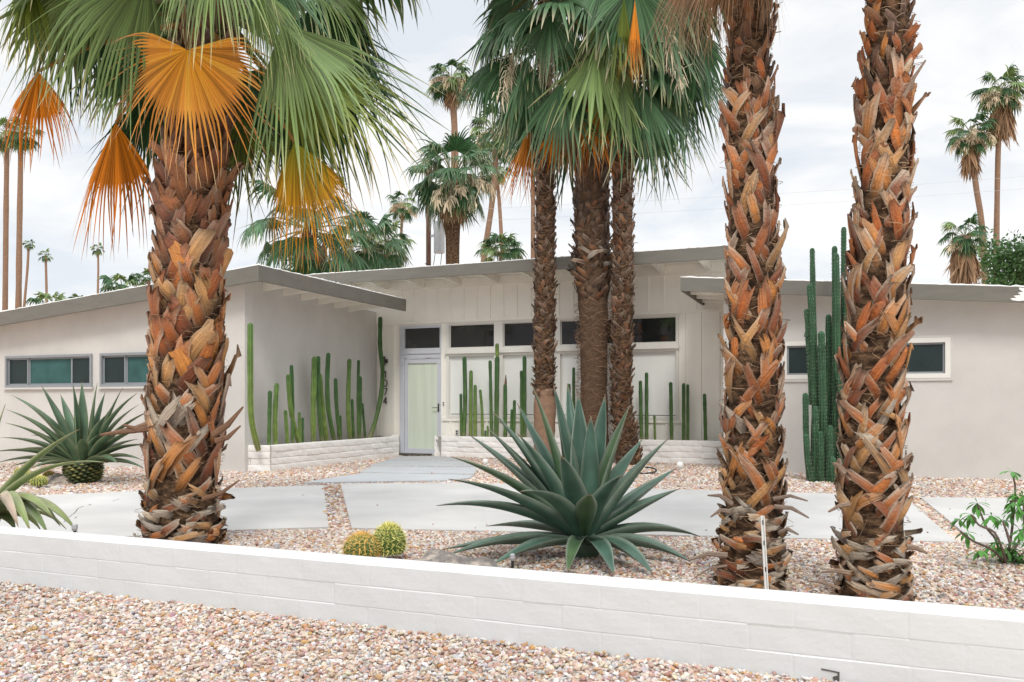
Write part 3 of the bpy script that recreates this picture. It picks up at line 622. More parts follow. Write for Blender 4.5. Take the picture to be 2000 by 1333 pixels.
def rand_crown(mb, cen, n, pet, R, seed, elo=-60, ehi=70, cols=(GREEN, DGREEN), nseg=24, K=6, az=None, **k):
    rs = random.Random(seed)
    for i in range(n):
        a = i*2.39996+rs.uniform(-.3, .3) if az is None else rs.uniform(*az)
        f = (i+.5)/n; e = math.radians(ehi+(elo-ehi)*f**.85+rs.uniform(-8, 8))
        o = np.array([math.cos(a)*math.cos(e), math.sin(a)*math.cos(e), math.sin(e)]); pl = pet*rs.uniform(.85, 1.15)
        h = np.asarray(cen)+o*pl; ax = unit(o+DOWN*(.35+.5*f)); r = R*rs.uniform(.85, 1.1)
        q = dict(spread=rs.uniform(85, 115), nseg=nseg, K=K, split=.5, droop=rs.uniform(.2, .4), tipd=rs.uniform(.9, 1.9), cols=cols[0] if rs.random() < .6 else cols[1], seed=seed*100+i, fold=rs.uniform(.15, .5)); q.update(k)
        nh = np.array([-math.cos(a)*math.sin(e), -math.sin(a)*math.sin(e), math.cos(e)])
        add_frond(mb, cen, h, h+ax*r, nh=nh, pr=R/1.0*.9, **q)
def flowers(mb, a, b, seed, n=60, L=.25, w=.012, col=(.74, .64, .48)):
    rs = np.random.default_rng(seed); a, b = np.asarray(a, float), np.asarray(b, float); m = (a+b)/2+np.array([0, 0, .3])*np.linalg.norm(b-a)
    pts = np.array([a*(1-t)**2+2*m*t*(1-t)+b*t*t for t in np.linspace(0, 1, 8)]); tube(mb, pts, np.linspace(w*1.5, w*.5, 8), 4, np.array(col)*.7)
    t = rs.uniform(.4, 1, n); base = a*(1-t[:, None])**2+2*m*(t*(1-t))[:, None]+b*(t**2)[:, None]
    d = rs.normal(0, .5, (n, 3))+DOWN*1.0; d /= np.linalg.norm(d, axis=1)[:, None]; l = L*rs.uniform(.4, 1.1, n)[:, None]; s = rs.normal(0, 1, (n, 3)); s /= np.linalg.norm(s, axis=1)[:, None]
    mid = base+d*l*.5+rs.normal(0, .12, (n, 3))*L; e = mid+(d*.4+DOWN*.6)*l*.6+rs.normal(0, .1, (n, 3))*L
    V = np.stack([base-s*w*.4, base+s*w*.4, mid-s*w, mid+s*w, e-s*w*.3, e+s*w*.3], 1).reshape(-1, 3); i = np.arange(n)[:, None]*6
    mb.add(V, np.concatenate([i+np.array([[0, 1, 3, 2]]), i+np.array([[2, 3, 5, 4]])]), np.repeat(np.array(col)[None]*rs.uniform(.75, 1.15, (n, 1)), 6, 0))
# ---- trunks
def trunk_path(pts, d):
    """pts: (px, py, width_px) from base up, at depth d; returns z->centre, radius"""
    w3 = np.array([P(p[0], p[1], d) for p in pts]); r = np.array([p[2] for p in pts])/2/F*d; z = w3[:, 2]
    return lambda zz: (np.array([np.interp(zz, z, w3[:, 0]), w3[0, 1]+(0), zz]), float(np.interp(zz, z, r))), z
def trunk_mesh(mb, tp, z0, z1, n=20, seed=1, amp=.03, k=.8, dz=.06):
    rs = np.random.default_rng(seed); zs = np.arange(z0, z1+dz, dz); V = []
    for i, zz in enumerate(zs):
        c, r = tp(zz)
        for j in range(n):
            a = 2*math.pi*j/n; q = r*k*(1+amp*rs.normal()); V.append(c+np.array([math.cos(a)*q, math.sin(a)*q, 0]))
    f = [(i*n+j, i*n+(j+1) % n, (i+1)*n+(j+1) % n, (i+1)*n+j) for i in range(len(zs)-1) for j in range(n)]+[tuple(range((len(zs)-1)*n, len(zs)*n))]
    mb.add(V, f)
RUST = [(.50, .155, .028), (.39, .105, .018), (.56, .22, .048), (.25, .065, .018), (.54, .28, .10)]
GREYB = [(.42, .34, .27), (.33, .28, .24), (.50, .38, .27), (.50, .24, .08)]
DARKB = [(.16, .065, .03), (.12, .055, .035), (.24, .095, .035), (.19, .10, .05)]
def boots(mb, tp, zones, seed, kk=.84):
    """zones: (z0, z1, spacing, length, width, tilt_deg, lift, palette, pale)  straps crossing the trunk"""
    rs = np.random.default_rng(seed); A = 0.0; alt = 1
    for (z0, z1, spc, Lb, Wb, tilt, lift, pal, pale) in zones:
        z = z0
        while z < z1:
            A += 2.39996; c, r = tp(z)
            alt = -alt; sg = alt if rs.random() < .88 else -alt; tl = math.radians(sg*np.clip(rs.normal(tilt, 6), 4, 86)); L = Lb*rs.uniform(.7, 1.25); Wd = Wb*rs.uniform(.75, 1.2); lf = lift*abs(rs.normal(.75, .35)); 
            if rs.random() < .05: L *= 1.35; lf *= 2.0
            K, Q = 8, 5; rr0 = r*kk; th0 = A+rs.normal(0, .12); e1, e2 = rs.uniform(.42, .68), rs.uniform(.08, .4)
            bow = rs.normal(0, .12); col = np.array(pal[rs.integers(len(pal))])*rs.uniform(.8, 1.2); pl = pale*.8*rs.uniform(.1, 1.6); greyc = np.array([.60, .52, .41])*rs.uniform(.7, 1.1)
            fr = np.zeros((K, Q, 3)); bk = np.zeros((K, Q, 3)); cc = np.zeros((K, Q, 3)); jag = rs.uniform(-.16, .12, Q); wn = rs.uniform(.9, 1.1, K); thk = .007+.05*Wd; slant = rs.uniform(-.12, .12); fl_ = rs.uniform(-.6, .6); cup = rs.uniform(.07, .15)
            for i in range(K):
                t = i/(K-1)
                for j in range(Q):
                    w = (j/(Q-1)-.5); te = t+(jag[j]+slant*2*w)*(t > .95); sdist = L*te; ww = w*Wd*(1-(1-e1)*t**1.3)*(1.0 if t > .08 else .8)*wn[i]
                    dt = tl+bow*t; hx = math.sin(dt)*sdist+math.cos(dt)*ww; hz = math.cos(dt)*sdist-math.sin(dt)*ww
                    rad = rr0+.006+lf*t**1.6+Wd*cup*(1-4*w*w)*(1-.35*t)-.03*(1-t)**3+fl_*w*.05*t*(Wd/.1)
                    c2, r2 = tp(max(z+hz*.6, 0)); rad += (r2-r)*kk*.6
                    an = th0+hx/max(r, .1); fr[i, j] = (c2[0]+math.cos(an)*rad, c2[1]+math.sin(an)*rad, z+hz)
                    rb = rad-thk*(1-.2*t); bk[i, j] = (c2[0]+math.cos(an)*rb, c2[1]+math.sin(an)*rb, z+hz)
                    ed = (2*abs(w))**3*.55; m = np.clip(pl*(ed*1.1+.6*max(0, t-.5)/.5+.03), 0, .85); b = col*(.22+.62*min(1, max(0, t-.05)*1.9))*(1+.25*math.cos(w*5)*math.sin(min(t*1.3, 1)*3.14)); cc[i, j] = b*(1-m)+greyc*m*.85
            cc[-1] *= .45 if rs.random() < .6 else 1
            idx = np.arange(K*Q).reshape(K, Q); f = np.stack([idx[:-1, :-1].ravel(), idx[:-1, 1:].ravel(), idx[1:, 1:].ravel(), idx[1:, :-1].ravel()], 1); o = K*Q
            ring = list(idx[:, 0])+list(idx[-1, 1:])+list(idx[::-1, -1][1:]); sides = np.array([(ring[q], ring[q+1], ring[q+1]+o, ring[q]+o) for q in range(len(ring)-1)])
            T = np.zeros((2*K*Q, 3)); T[:, 0] = np.tile(np.repeat(np.linspace(0, 1, K), Q), 2); T[:, 1] = np.tile(np.tile(np.linspace(0, 1, Q), K), 2); T[:, 2] = rs.uniform(0, 50)
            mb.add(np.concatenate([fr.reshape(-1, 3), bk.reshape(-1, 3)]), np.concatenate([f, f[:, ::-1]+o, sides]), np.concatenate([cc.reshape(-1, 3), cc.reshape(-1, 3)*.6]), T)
            z += spc*rs.uniform(.8, 1.2)
def hairs(mb, tp, z0, z1, n, seed, L=.10, k=.86, w=.0016, col=(.22, .14, .08)):
    rs = np.random.default_rng(seed)
    for i in range(n):
        z = rs.uniform(z0, z1); c, r = tp(z); a = rs.uniform(0, 6.28); l = L*rs.uniform(.4, 1.3); da, dz, dr = rs.normal(0, 1)*l/r*.7, rs.normal(-.1, .8)*l, abs(rs.normal(0, .25))*l
        pts = [c+np.array([math.cos(a+da*t)*(r*k+.006+dr*math.sin(3*t)), math.sin(a+da*t)*(r*k+.006+dr*math.sin(3*t)), dz*t*(1.3-t*.5)]) for t in (0, .35, .7, 1)]
        V = []; 
        for p in pts: V += [p+(0, 0, w), p-(0, 0, w)]
        mb.add(V, [(0, 1, 3, 2), (2, 3, 5, 4), (4, 5, 7, 6)], np.array(col)*rs.uniform(.5, 1.7))
# ------------------------------------------------------------------ left palm
D1 = 6.57
tp1, _ = trunk_path([(a, b_, c*.98) for a, b_, c in [(352, 1075, 182), (355, 1030, 168), (357, 960, 158), (362, 880, 152), (366, 760, 150), (368, 640, 144), (372, 520, 142), (378, 400, 140), (384, 300, 138), (392, 200, 130), (402, 100, 120), (408, 0, 105), (410, -60, 85)]], D1)
b1 = tp1(0)[0]
p1 = thing('fan_palm', 'stout fan palm at left with orange dead fronds and thick rusty crossed leaf bases', 'palm tree', (b1[0], b1[1], 0), 'fan palms in the front yard')
zz = lambda py, d=D1: H+(HY-py)/F*d
g = MB(); trunk_mesh(g, tp1, -.05, zz(-60), 26, 3, .03, .80); tk = part('trunk', g, M['fibre'], p1, smooth=True)
g = MB()
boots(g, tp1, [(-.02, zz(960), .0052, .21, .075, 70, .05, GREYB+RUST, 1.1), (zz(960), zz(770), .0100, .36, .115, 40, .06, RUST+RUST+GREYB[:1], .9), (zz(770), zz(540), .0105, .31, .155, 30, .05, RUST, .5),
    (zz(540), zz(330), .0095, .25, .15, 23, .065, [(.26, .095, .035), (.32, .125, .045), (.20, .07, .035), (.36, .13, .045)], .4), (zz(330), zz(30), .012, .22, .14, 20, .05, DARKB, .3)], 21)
hairs(g, tp1, 0, zz(300), 1500, 5, L=.10, col=(.26, .17, .10))
for (pa, pb, w_) in (((415, 850), (475, 795), .03), ((420, 862), (470, 832), .025), ((330, 815), (195, 850), .035), ((300, 835), (240, 830), .03), ((395, 975), (468, 938), .02)):    # splayed old stubs
    a, b = P(*pa, D1-.2), P(*pb, D1-.25); m = (a+b)/2+np.array([0, 0, -.03]); tube(g, [a, m, b], [w_, w_*.8, w_*.25], 6, (.20, .11, .065), squash=.45)
part('leaf_bases', g, M['boot'], tk, smooth=False)
cr1 = P(408, 15, D1)
def px_frond(mb, cen, d, h, t, hd=0, td=0, sc=1.14, **k):
    t = (h[0]+(t[0]-h[0])*sc, h[1]+(t[1]-h[1])*sc)
    add_frond(mb, cen, P(h[0], h[1], d+hd), P(t[0], t[1], d+td), **k)
g = MB(); Vc = np.array([0, -1, .25])   # facing the street
L1 = [ # hast px, tip px, depth offset hast, tip, opts
    ((290, -60), (60, 150), -.5, -.7, dict(spread=62, cols=GREEN, droop=.35, tipd=1.8, nseg=50)),
    ((205, -70), (-60, 110), -.2, -.3, dict(spread=60, cols=GREEN, droop=.3, tipd=2, nseg=46)),
    ((180, 20), (170, 215), .1, 0, dict(spread=70, cols=DGREEN, droop=.2, tipd=1.2)),
    ((250, 60), (330, 200), .5, .6, dict(spread=75, cols=DGREEN, droop=.2, tipd=1.2)),
    ((60, -30), (10, 110), -.1, -.2, dict(spread=80, cols=YGREEN, droop=.25, tipd=1.5)),
    ((385, -90), (352, 50), -1.1, -1.3, dict(spread=60, cols=GREEN, droop=.5, tipd=2, nseg=40)),
    ((420, -100), (440, 60), -1.2, -1.5, dict(spread=80, cols=GREEN, droop=.5, tipd=2)),
    ((550, 48), (725, 300), -.8, -1.0, dict(spread=70, cols=GREEN, droop=.2, tipd=1.3, nseg=54, split=.45)),
    ((500, -30), (565, 130), -1.0, -1.1, dict(spread=42, cols=GREEN, droop=.4, tipd=1.9)),
    ((570, 120), (770, 345), -.1, .0, dict(spread=62, cols=YGREEN, droop=.12, tipd=.6, nseg=50)),
    ((575, 100), (815, 300), .2, .3, dict(spread=75, cols=DGREEN, droop=.15, tipd=.8, nseg=50)),
    ((600, 20), (790, 150), .1, .2, dict(spread=100, cols=DGREEN, droop=.3, tipd=1.4, nseg=54)),
    ((590, -50), (800, 40), -.2, .0, dict(spread=95, cols=GREEN, droop=.45, tipd=1.9, nseg=50)),
    ((520, -60), (640, 60), -.6, -.7, dict(spread=90, cols=GGREY, droop=.4, tipd=2, nseg=44)),
    ((545, 190), (690, 400), .5, .6, dict(spread=60, cols=DGREEN, droop=.1, tipd=.6)),
    ((290, 190), (268, 400), .55, .5, dict(spread=55, cols=DGREEN, droop=.1, tipd=.5)),
    ((470, 230), (500, 440), .5, .45, dict(spread=62, cols=YGREEN, droop=.1, tipd=.5)),
    ((430, 180), (455, 380), .6, .6, dict(spread=65, cols=DGREEN, droop=.1, tipd=.5)),
    ((330, 170), (300, 330), .6, .65, dict(spread=65, cols=DGREEN, droop=.1, tipd=.5)),
    ((130, 0), (60, 190), .5, .5, dict(spread=75, cols=DGREEN, droop=.3, tipd=1.2)),
    ((650, 20), (770, 210), .6, .8, dict(spread=90, cols=DGREEN, droop=.3, tipd=1.1)),
    ((530, 140), (600, 300), .3, .4, dict(spread=70, cols=DGREEN, droop=.2, tipd=.9)),
]
for i, (h, t, hd, td, k) in enumerate(L1):
    nh = Vc if (hd < .3 and t[1]-h[1] > 60 and abs(t[0]-h[0]) < 1.6*(t[1]-h[1])) else None
    px_frond(g, cr1, D1, h, t, hd, td, nh=nh, seed=100+i, fold=.35, K=11, wid=.98, **{**k, 'spread': k['spread']*.80, 'split': .42, 'tipd': k['tipd']*1.1, 'nseg': int(k.get('nseg', 44)*.82)})
rand_crown(g, cr1+(0, 0, .15), 18, 1.05, 1.0, 61, elo=5, ehi=80, nseg=34, K=8)
rand_crown(g, cr1+(0, .1, 0), 7, 1.0, 1.0, 62, elo=-25, ehi=5, nseg=34, K=8, az=(.5, 2.6))
part('crown', g, M['leaf'], p1)
for (h, t, hd, td, k, lab) in [
    ((366, 98), (362, 335), -.62, -.50, dict(spread=112, cols=PALEOR, droop=.22, tipd=.9, nseg=66, fold=.25, edge=.25, split=.50, wid=.62, wam=.05, sc=1.12), 'broad fully spread orange dead frond hanging against the trunk'),
    ((226, 240), (132, 462), -.1, -.15, dict(spread=62, cols=ORBROWN, droop=.55, tipd=1.1, nseg=44, fold=1.0, split=.44, edge=.5, wam=.12, wid=.75), 'narrow rusty orange dead frond hanging left of the trunk'),
    ((75, 140), (-20, 290), .0, -.05, dict(spread=72, cols=ORBROWN, droop=.6, tipd=1.2, nseg=44, fold=.9, split=.42, wid=.75, edge=.5), 'orange and brown dead frond cut by the left edge of the photo'),
    ((575, 278), (628, 512), -.15, -.2, dict(spread=64, cols=MIXOR, droop=.6, tipd=1.0, nseg=52, fold=.8, split=.48, edge=.45, wam=.1, wid=.75), 'orange frond with a green middle hanging right of the trunk')]:
    g = MB(); px_frond(g, cr1+(0, -.15, -.2), D1, h, t, hd, td, nh=Vc, seed=h[0], K=10, c=(.30, .16, .04), **k); part('dead_frond', g, M['deadleaf'], p1, label=lab)
# ------------------------------------------------------------------ the two right-hand trunks
def tall_palm(name, label, d, pts, zones, seed, cpx, cpy, base=None):
    pts = [(a, b_, c*.89) for a, b_, c in pts]; tp, z = trunk_path(pts, d); b = tp(0)[0]; t = thing(name, label, 'palm tree', (b[0], b[1], 0), 'fan palms in the front yard')
    ztop = zz(cpy, d)
    g = MB(); trunk_mesh(g, tp, -.05, ztop, 22, seed, .03, .80); tk = part('trunk', g, M['fibre'], t, smooth=True)
    g = MB(); boots(g, tp, zones, seed+1); hairs(g, tp, 0, ztop, 1700, seed+2, L=.085, col=(.26, .17, .10)); return t, tk, g, tp, P(cpx, cpy, d)
D2, D3 = 4.95, 4.72
p2, tk2, g, tp2, cr2 = tall_palm('fan_palm', 'slender fan palm left of the tall dark cactus, dead thatch at its top', D2,
    [(1470, 1157, 176), (1470, 1120, 160), (1470, 1040, 152), (1471, 960, 142), (1470, 860, 134), (1469, 740, 128), (1469, 600, 120), (1470, 440, 114), (1466, 300, 110), (1463, 150, 106), (1464, 0, 102), (1466, -150, 98), (1466, -260, 80)],
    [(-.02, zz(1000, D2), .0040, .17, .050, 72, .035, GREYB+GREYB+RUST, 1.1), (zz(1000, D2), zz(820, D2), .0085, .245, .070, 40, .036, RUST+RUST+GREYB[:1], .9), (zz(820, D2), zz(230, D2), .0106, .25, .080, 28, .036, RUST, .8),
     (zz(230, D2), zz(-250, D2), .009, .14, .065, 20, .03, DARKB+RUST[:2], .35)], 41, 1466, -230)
for (pa, pb, w_) in (((1430, 985), (1382, 968), .012), ((1425, 1000), (1388, 1010), .012), ((1510, 975), (1578, 979), .010), ((1512, 990), (1580, 1012), .012), ((1420, 1085), (1345, 1095), .014), ((1420, 1105), (1350, 1133), .006), ((1520, 1040), (1560, 1045), .012)):
    a, b = P(*pa, D2-.15), P(*pb, D2-.2); m = (a+b)/2+np.array([0, 0, .025]); tube(g, [a, m, b], [w_*1.3, w_, w_*.4], 6, (.24, .18, .14), squash=.5)
part('leaf_bases', g, M['boot'], tk2)
g = MB(); rand_crown(g, cr2+(0, 0, .25), 16, .9, .95, 71, elo=15, ehi=80, nseg=30, K=7); part('crown', g, M['leaf'], p2)
g = MB()
for i, (hx, hy, tx, ty, dd) in enumerate([(1400, -80, 1335, 90, -.3), (1440, -90, 1420, 60, -.35), (1500, -100, 1535, 60, -.3), (1360, -70, 1310, 110, -.1), (1420, -60, 1385, 100, -.2), (1330, -60, 1300, 60, .1), (1480, -90, 1490, 35, -.4)]):
    px_frond(g, cr2+(0, 0, .1), D2, (hx, hy), (tx, ty), dd, dd, nh=Vc, seed=300+i, spread=50, nseg=34, cols=BROWN, droop=.3, tipd=1.2, fold=1.0, split=.4, K=9, c=(.2, .12, .07), wid=.7)
part('dead_fronds', g, M['deadleaf'], p2, label='brown dead thatch hanging under the crown')
p3, tk3, g, tp3, cr3 = tall_palm('fan_palm', 'rightmost slender fan palm of the front yard, right of the tall dark cactus', D3,
    [(1706, 1183, 180), (1706, 1150, 166), (1705, 1080, 158), (1704, 980, 150), (1703, 860, 142), (1706, 740, 136), (1712, 600, 128), (1722, 440, 120), (1728, 300, 114), (1734, 150, 108), (1737, 0, 102), (1740, -200, 96), (1742, -500, 80)],
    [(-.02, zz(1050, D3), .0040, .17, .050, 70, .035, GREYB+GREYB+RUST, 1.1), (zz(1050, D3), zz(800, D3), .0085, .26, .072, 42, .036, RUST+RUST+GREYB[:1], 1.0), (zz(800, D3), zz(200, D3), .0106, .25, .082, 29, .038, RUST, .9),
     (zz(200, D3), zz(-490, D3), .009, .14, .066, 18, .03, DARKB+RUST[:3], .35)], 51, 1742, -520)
for (pa, pb, w_) in (((1660, 985), (1618, 1000), .012), ((1770, 1068), (1812, 1082), .013), ((1660, 1120), (1605, 1118), .012), ((1640, 1150), (1577, 1135), .008), ((1750, 925), (1782, 885), .014), ((1650, 925), (1627, 905), .015), ((1765, 190), (1808, 118), .010)):
    a, b = P(*pa, D3-.15), P(*pb, D3-.17); m = (a+b)/2+np.array([0, 0, .012]); tube(g, [a, m, b], [w_*1.3, w_, w_*.5], 6, (.27, .19, .14), squash=.5)
part('leaf_bases', g, M['boot'], tk3)
g = MB(); rand_crown(g, cr3+(0, 0, .2), 22, .9, .95, 81, elo=0, ehi=80, nseg=28, K=7); part('crown', g, M['leaf'], p3)
# ------------------------------------------------------------------ three palms by the house
def mid_palm(label, d, pts, zones, seed, cpy, matn='ringtrunk', k=.84, bare=None):
    pts = [(a, b_, c*.90) for a, b_, c in pts]; tp, z = trunk_path(pts, d); b = tp(0)[0]; t = thing('fan_palm', label, 'palm tree', (b[0], b[1], 0), 'fan palms near the house')
    g = MB(); trunk_mesh(g, tp, -.05, zz(cpy, d), 22, seed, .022, k, .08); tk = part('trunk', g, M[matn], t, smooth=True)
    g = MB(); boots(g, tp, zones, seed+1, kk=k); hairs(g, tp, .1, zz(cpy, d), 1500, seed+2, L=.16, k=k+.01, w=.003, col=(.20, .12, .07)); return t, tk, g
DT1, DT2, DT3 = 15.2, 15.35, 14.9
DB = [(a*.6, b_*.6, c_*.6) for a, b_, c_ in DARKB]*2+[(.20, .075, .03), (.22, .10, .04), (.14, .08, .05)]
q1, tk, g = mid_palm('thin fan palm by the house with a pale bare foot behind the agave', DT1, [(1063, 906, 42), (1063, 860, 38), (1064, 780, 44), (1063, 700, 50), (1064, 560, 48), (1065, 440, 46), (1064, 330, 42), (1063, 200, 36), (1060, 60, 30), (1060, -10, 24)],
    [(zz(785, DT1), zz(720, DT1), .009, .16, .07, 55, .06, DB, .3), (zz(720, DT1), zz(330, DT1), .0105, .19, .085, 34, .045, DB, .35)], 91, -10, 'fibre', .84)
foot, _ = trunk_path([(1063, 910, 44), (1063, 860, 40), (1064, 795, 44), (1064, 760, 36)], DT1); fg = MB(); trunk_mesh(fg, foot, -.05, zz(765, DT1), 20, 5, .015, 1.0); part('bare_foot', fg, M['palebark'], tk, smooth=True, label='smooth pale pinkish bare foot of the trunk')
part('leaf_bases', g, M['boot'], tk)
q2, tk, g = mid_palm('thickest fan palm by the house, its lower trunk bare and fibrous', DT2, [(1160, 892, 76), (1160, 860, 70), (1160, 760, 64), (1160, 640, 66), (1158, 588, 72), (1157, 520, 80), (1155, 400, 78), (1157, 300, 78), (1160, 200, 70), (1165, 100, 60), (1168, 60, 40)],
    [(zz(592, DT2), zz(500, DT2), .008, .20, .11, 32, .06, DB, .3), (zz(527, DT2), zz(495, DT2), .012, .28, .09, 62, .16, GREYB+DARKB, .8), (zz(500, DT2), zz(120, DT2), .0075, .20, .115, 28, .045, DB, .3)], 94, 60, 'ringtrunk', .9)
hairs(g, trunk_path([(1160, 892, 76), (1160, 860, 70), (1160, 760, 64), (1160, 588, 70)], DT2)[0], .1, zz(590, DT2), 1300, 97, L=.2, k=.92, w=.003, col=(.17, .10, .06))
part('leaf_bases', g, M['boot'], tk)
q3, tk, g = mid_palm('shaggy fan palm right of the thickest one, dark leaf bases down to the ground', DT3, [(1228, 910, 66), (1228, 880, 60), (1214, 800, 50), (1214, 700, 48), (1216, 560, 48), (1216, 400, 48), (1218, 250, 44), (1222, 100, 40), (1225, -30, 30)],
    [(.0, zz(760, DT3), .0095, .16, .075, 50, .045, DB, .4), (zz(760, DT3), zz(30, DT3), .0095, .20, .09, 34, .045, DB, .4)], 101, -30, 'fibre', .84)
part('leaf_bases', g, M['boot'], tk)
c2, c1, c3 = P(1165, 85, DT2), P(1062, -20, DT1), P(1225, -60, DT3)
MID = dict(nseg=30, K=10, split=.42, wid=1.08)
g = MB(); gd = MB()
for i, (h, t, hd, td, k) in enumerate([
    ((1000, 108), (915, 225), -.6, -.8, dict(spread=62, cols=DGREEN, droop=.3, tipd=1.6)), ((1028, 115), (985, 260), -.9, -1.0, dict(spread=60, cols=GGREY, droop=.2, tipd=1.3)),
    ((1095, 165), (1090, 330), -1.2, -1.3, dict(spread=62, cols=GGREY, droop=.1, tipd=.6)), ((1165, 95), (1185, 270), -1.5, -1.7, dict(spread=75, cols=GREEN, droop=.1, tipd=.9)),
    ((1245, 160), (1275, 340), -1.2, -1.3, dict(spread=58, cols=GGREY, droop=.1, tipd=.6)), ((1300, 120), (1360, 290), -.4, -.4, dict(spread=60, cols=DGREEN, droop=.1, tipd=.7)),
    ((1320, 60), (1400, 200), .2, .3, dict(spread=75, cols=DGREEN, droop=.3, tipd=1.1)), ((1290, 150), (1335, 350), .0, .0, dict(spread=48, cols=GGREY, droop=.05, tipd=.5)),
    ((1060, 210), (1030, 350), .2, .2, dict(spread=45, cols=DGREEN, droop=.1, tipd=.5)), ((1120, 230), (1120, 400), .8, .9, dict(spread=55, cols=DGREEN, droop=.1, tipd=.5)),
    ((1270, 220), (1275, 385), .8, .9, dict(spread=50, cols=DGREEN, droop=.1, tipd=.5)), ((1030, 180), (1000, 340), .3, .3, dict(spread=50, cols=GGREY, droop=.1, tipd=.5)),
    ((960, 120), (925, 230), .5, .5, dict(spread=60, cols=DGREEN, droop=.3, tipd=1.1)), ((1210, 130), (1235, 300), -1.3, -1.5, dict(spread=55, cols=GREEN, droop=.1, tipd=.9)),
    ((1340, 110), (1390, 280), .5, .6, dict(spread=60, cols=DGREEN, droop=.1, tipd=.7)), ((1110, 60), (1080, 160), .9, 1.0, dict(spread=80, cols=DGREEN, droop=.3, tipd=1.1)),
    ((1250, 60), (1290, 180), .9, 1.0, dict(spread=80, cols=DGREEN, droop=.3, tipd=1.1))]):
    px_frond(g, c2, DT2, h, t, hd, td, nh=Vc, seed=400+i, fold=.5, pr=1.3, c=(.20, .20, .07), **MID, **{**k, 'spread': k['spread']*.9, 'tipd': k['tipd']*1.15})
rand_crown(g, c2, 8, 1.5, 1.5, 431, elo=10, ehi=70, nseg=28, K=7, cols=(GGREY, DGREEN)); rand_crown(g, c2, 7, 1.5, 1.3, 432, elo=-40, ehi=0, nseg=26, K=8, cols=(DGREEN, DGREEN)); part('crown', g, M['leaf'], q2)
for i, (h, t, hd, td, k) in enumerate([((1160, 190), (1175, 340), -.75, -.75, dict(spread=38, cols=ORBROWN)), ((1085, 250), (1075, 330), -.5, -.5, dict(spread=40, cols=ORBROWN)), ((1130, 210), (1130, 350), -.55, -.55, dict(spread=50, cols=BROWN))]):
    px_frond(gd, c2, DT2, h, t, hd, td, nh=Vc, seed=450+i, fold=.5, droop=.05, tipd=.3, **MID, **k)
part('dead_fronds', gd, M['deadleaf'], q2, label='brown and orange dead fronds against the trunk')
g = MB(); gd = MB()
for i, (h, t, hd, td, k) in enumerate([
    ((990, 35), (905, 120), -.5, -.7, dict(spread=75, cols=DGREEN, droop=.4, tipd=1.9)), ((1035, 20), (990, 110), -.9, -1.1, dict(spread=75, cols=GGREY, droop=.4, tipd=2)), ((1075, 30), (1070, 150), -1.2, -1.4, dict(spread=60, cols=GGREY, droop=.2, tipd=1.4)),
    ((960, 60), (920, 150), .3, .3, dict(spread=70, cols=DGREEN, droop=.4, tipd=1.9)), ((1120, 20), (1165, 90), .3, .3, dict(spread=70, cols=DGREEN, droop=.4, tipd=1.5))]):
    px_frond(g, c1, DT1, h, t, hd, td, nh=None if i in (0, 3) else Vc, seed=500+i, fold=.4, pr=1.2, c=(.18, .17, .07), **MID, **k)
rand_crown(g, c1, 16, 1.1, 1.25, 531, elo=5, ehi=80, nseg=28, K=7, cols=(GGREY, DGREEN)); part('crown', g, M['leaf'], q1)
px_frond(gd, c1, DT1, (1035, 250), (1018, 395), .3, .3, nh=Vc, seed=541, spread=34, cols=ORBROWN, fold=.8, droop=.05, tipd=.4, **MID)
part('dead_frond', gd, M['deadleaf'], q1, label='orange dead frond hanging left of the thin trunk')
g = MB()
for i, (a, b) in enumerate((((1062, 0), (1078, 180)), ((1062, 0), (1015, 75)), ((1062, 10), (980, 190)), ((1062, 10), (1060, 130)))): flowers(g, P(*a, DT1-.3), P(*b, DT1-.6-.1*i), 550+i, 160, .35, .011)
part('flower_stalks', g, M['flower'], q1)
g = MB(); gd = MB()
for i, (h, t, hd, td, k) in enumerate([
    ((1180, -40), (1150, 90), -1.2, -1.5, dict(spread=70, cols=GGREY, droop=.4, tipd=1.9)), ((1240, -30), (1250, 130), -1.4, -1.6, dict(spread=75, cols=GGREY, droop=.3, tipd=1.6)), ((1300, -30), (1360, 90), -.8, -.8, dict(spread=80, cols=GGREY, droop=.3, tipd=1.5)),
    ((1330, 0), (1400, 110), .1, .2, dict(spread=85, cols=DGREEN, droop=.3, tipd=1.5)), ((1280, 20), (1300, 190), -.9, -1.0, dict(spread=60, cols=GGREY, droop=.2, tipd=1.0)), ((1210, 10), (1215, 160), -1.3, -1.4, dict(spread=60, cols=GREEN, droop=.2, tipd=1.2)),
    ((1350, 60), (1400, 220), -.2, -.1, dict(spread=70, cols=DGREEN, droop=.2, tipd=1.0))]):
    px_frond(g, c3, DT3, h, t, hd, td, nh=Vc, seed=600+i, fold=.4, pr=1.2, c=(.18, .17, .07), **MID, **k)
rand_crown(g, c3, 14, 1.3, 1.4, 631, elo=5, ehi=80, nseg=28, K=7, cols=(GGREY, DGREEN)); part('crown', g, M['leaf'], q3)
for i, (h, t, k) in enumerate([((1218, -10), (1228, 130), dict(spread=15, cols=YGREEN)), ((1240, 0), (1245, 150), dict(spread=13, cols=ORBROWN))]):
    px_frond(gd, c3, DT3, h, t, -1.6, -1.7, nh=Vc, seed=640+i, fold=.8, droop=.05, tipd=.4, **MID, **k)
part('dead_fronds', gd, M['deadleaf'], q3, label='orange and green dead fronds hanging at the top')
g = MB()
for i, (a, b) in enumerate((((1240, -60), (1310, 100)), ((1240, -60), (1295, 60)), ((1240, -60), (1330, 160)))): flowers(g, P(*a, DT3-.3), P(*b, DT3-1.0), 650+i, 170, .4, .011)
part('flower_stalks', g, M['flower'], q3)
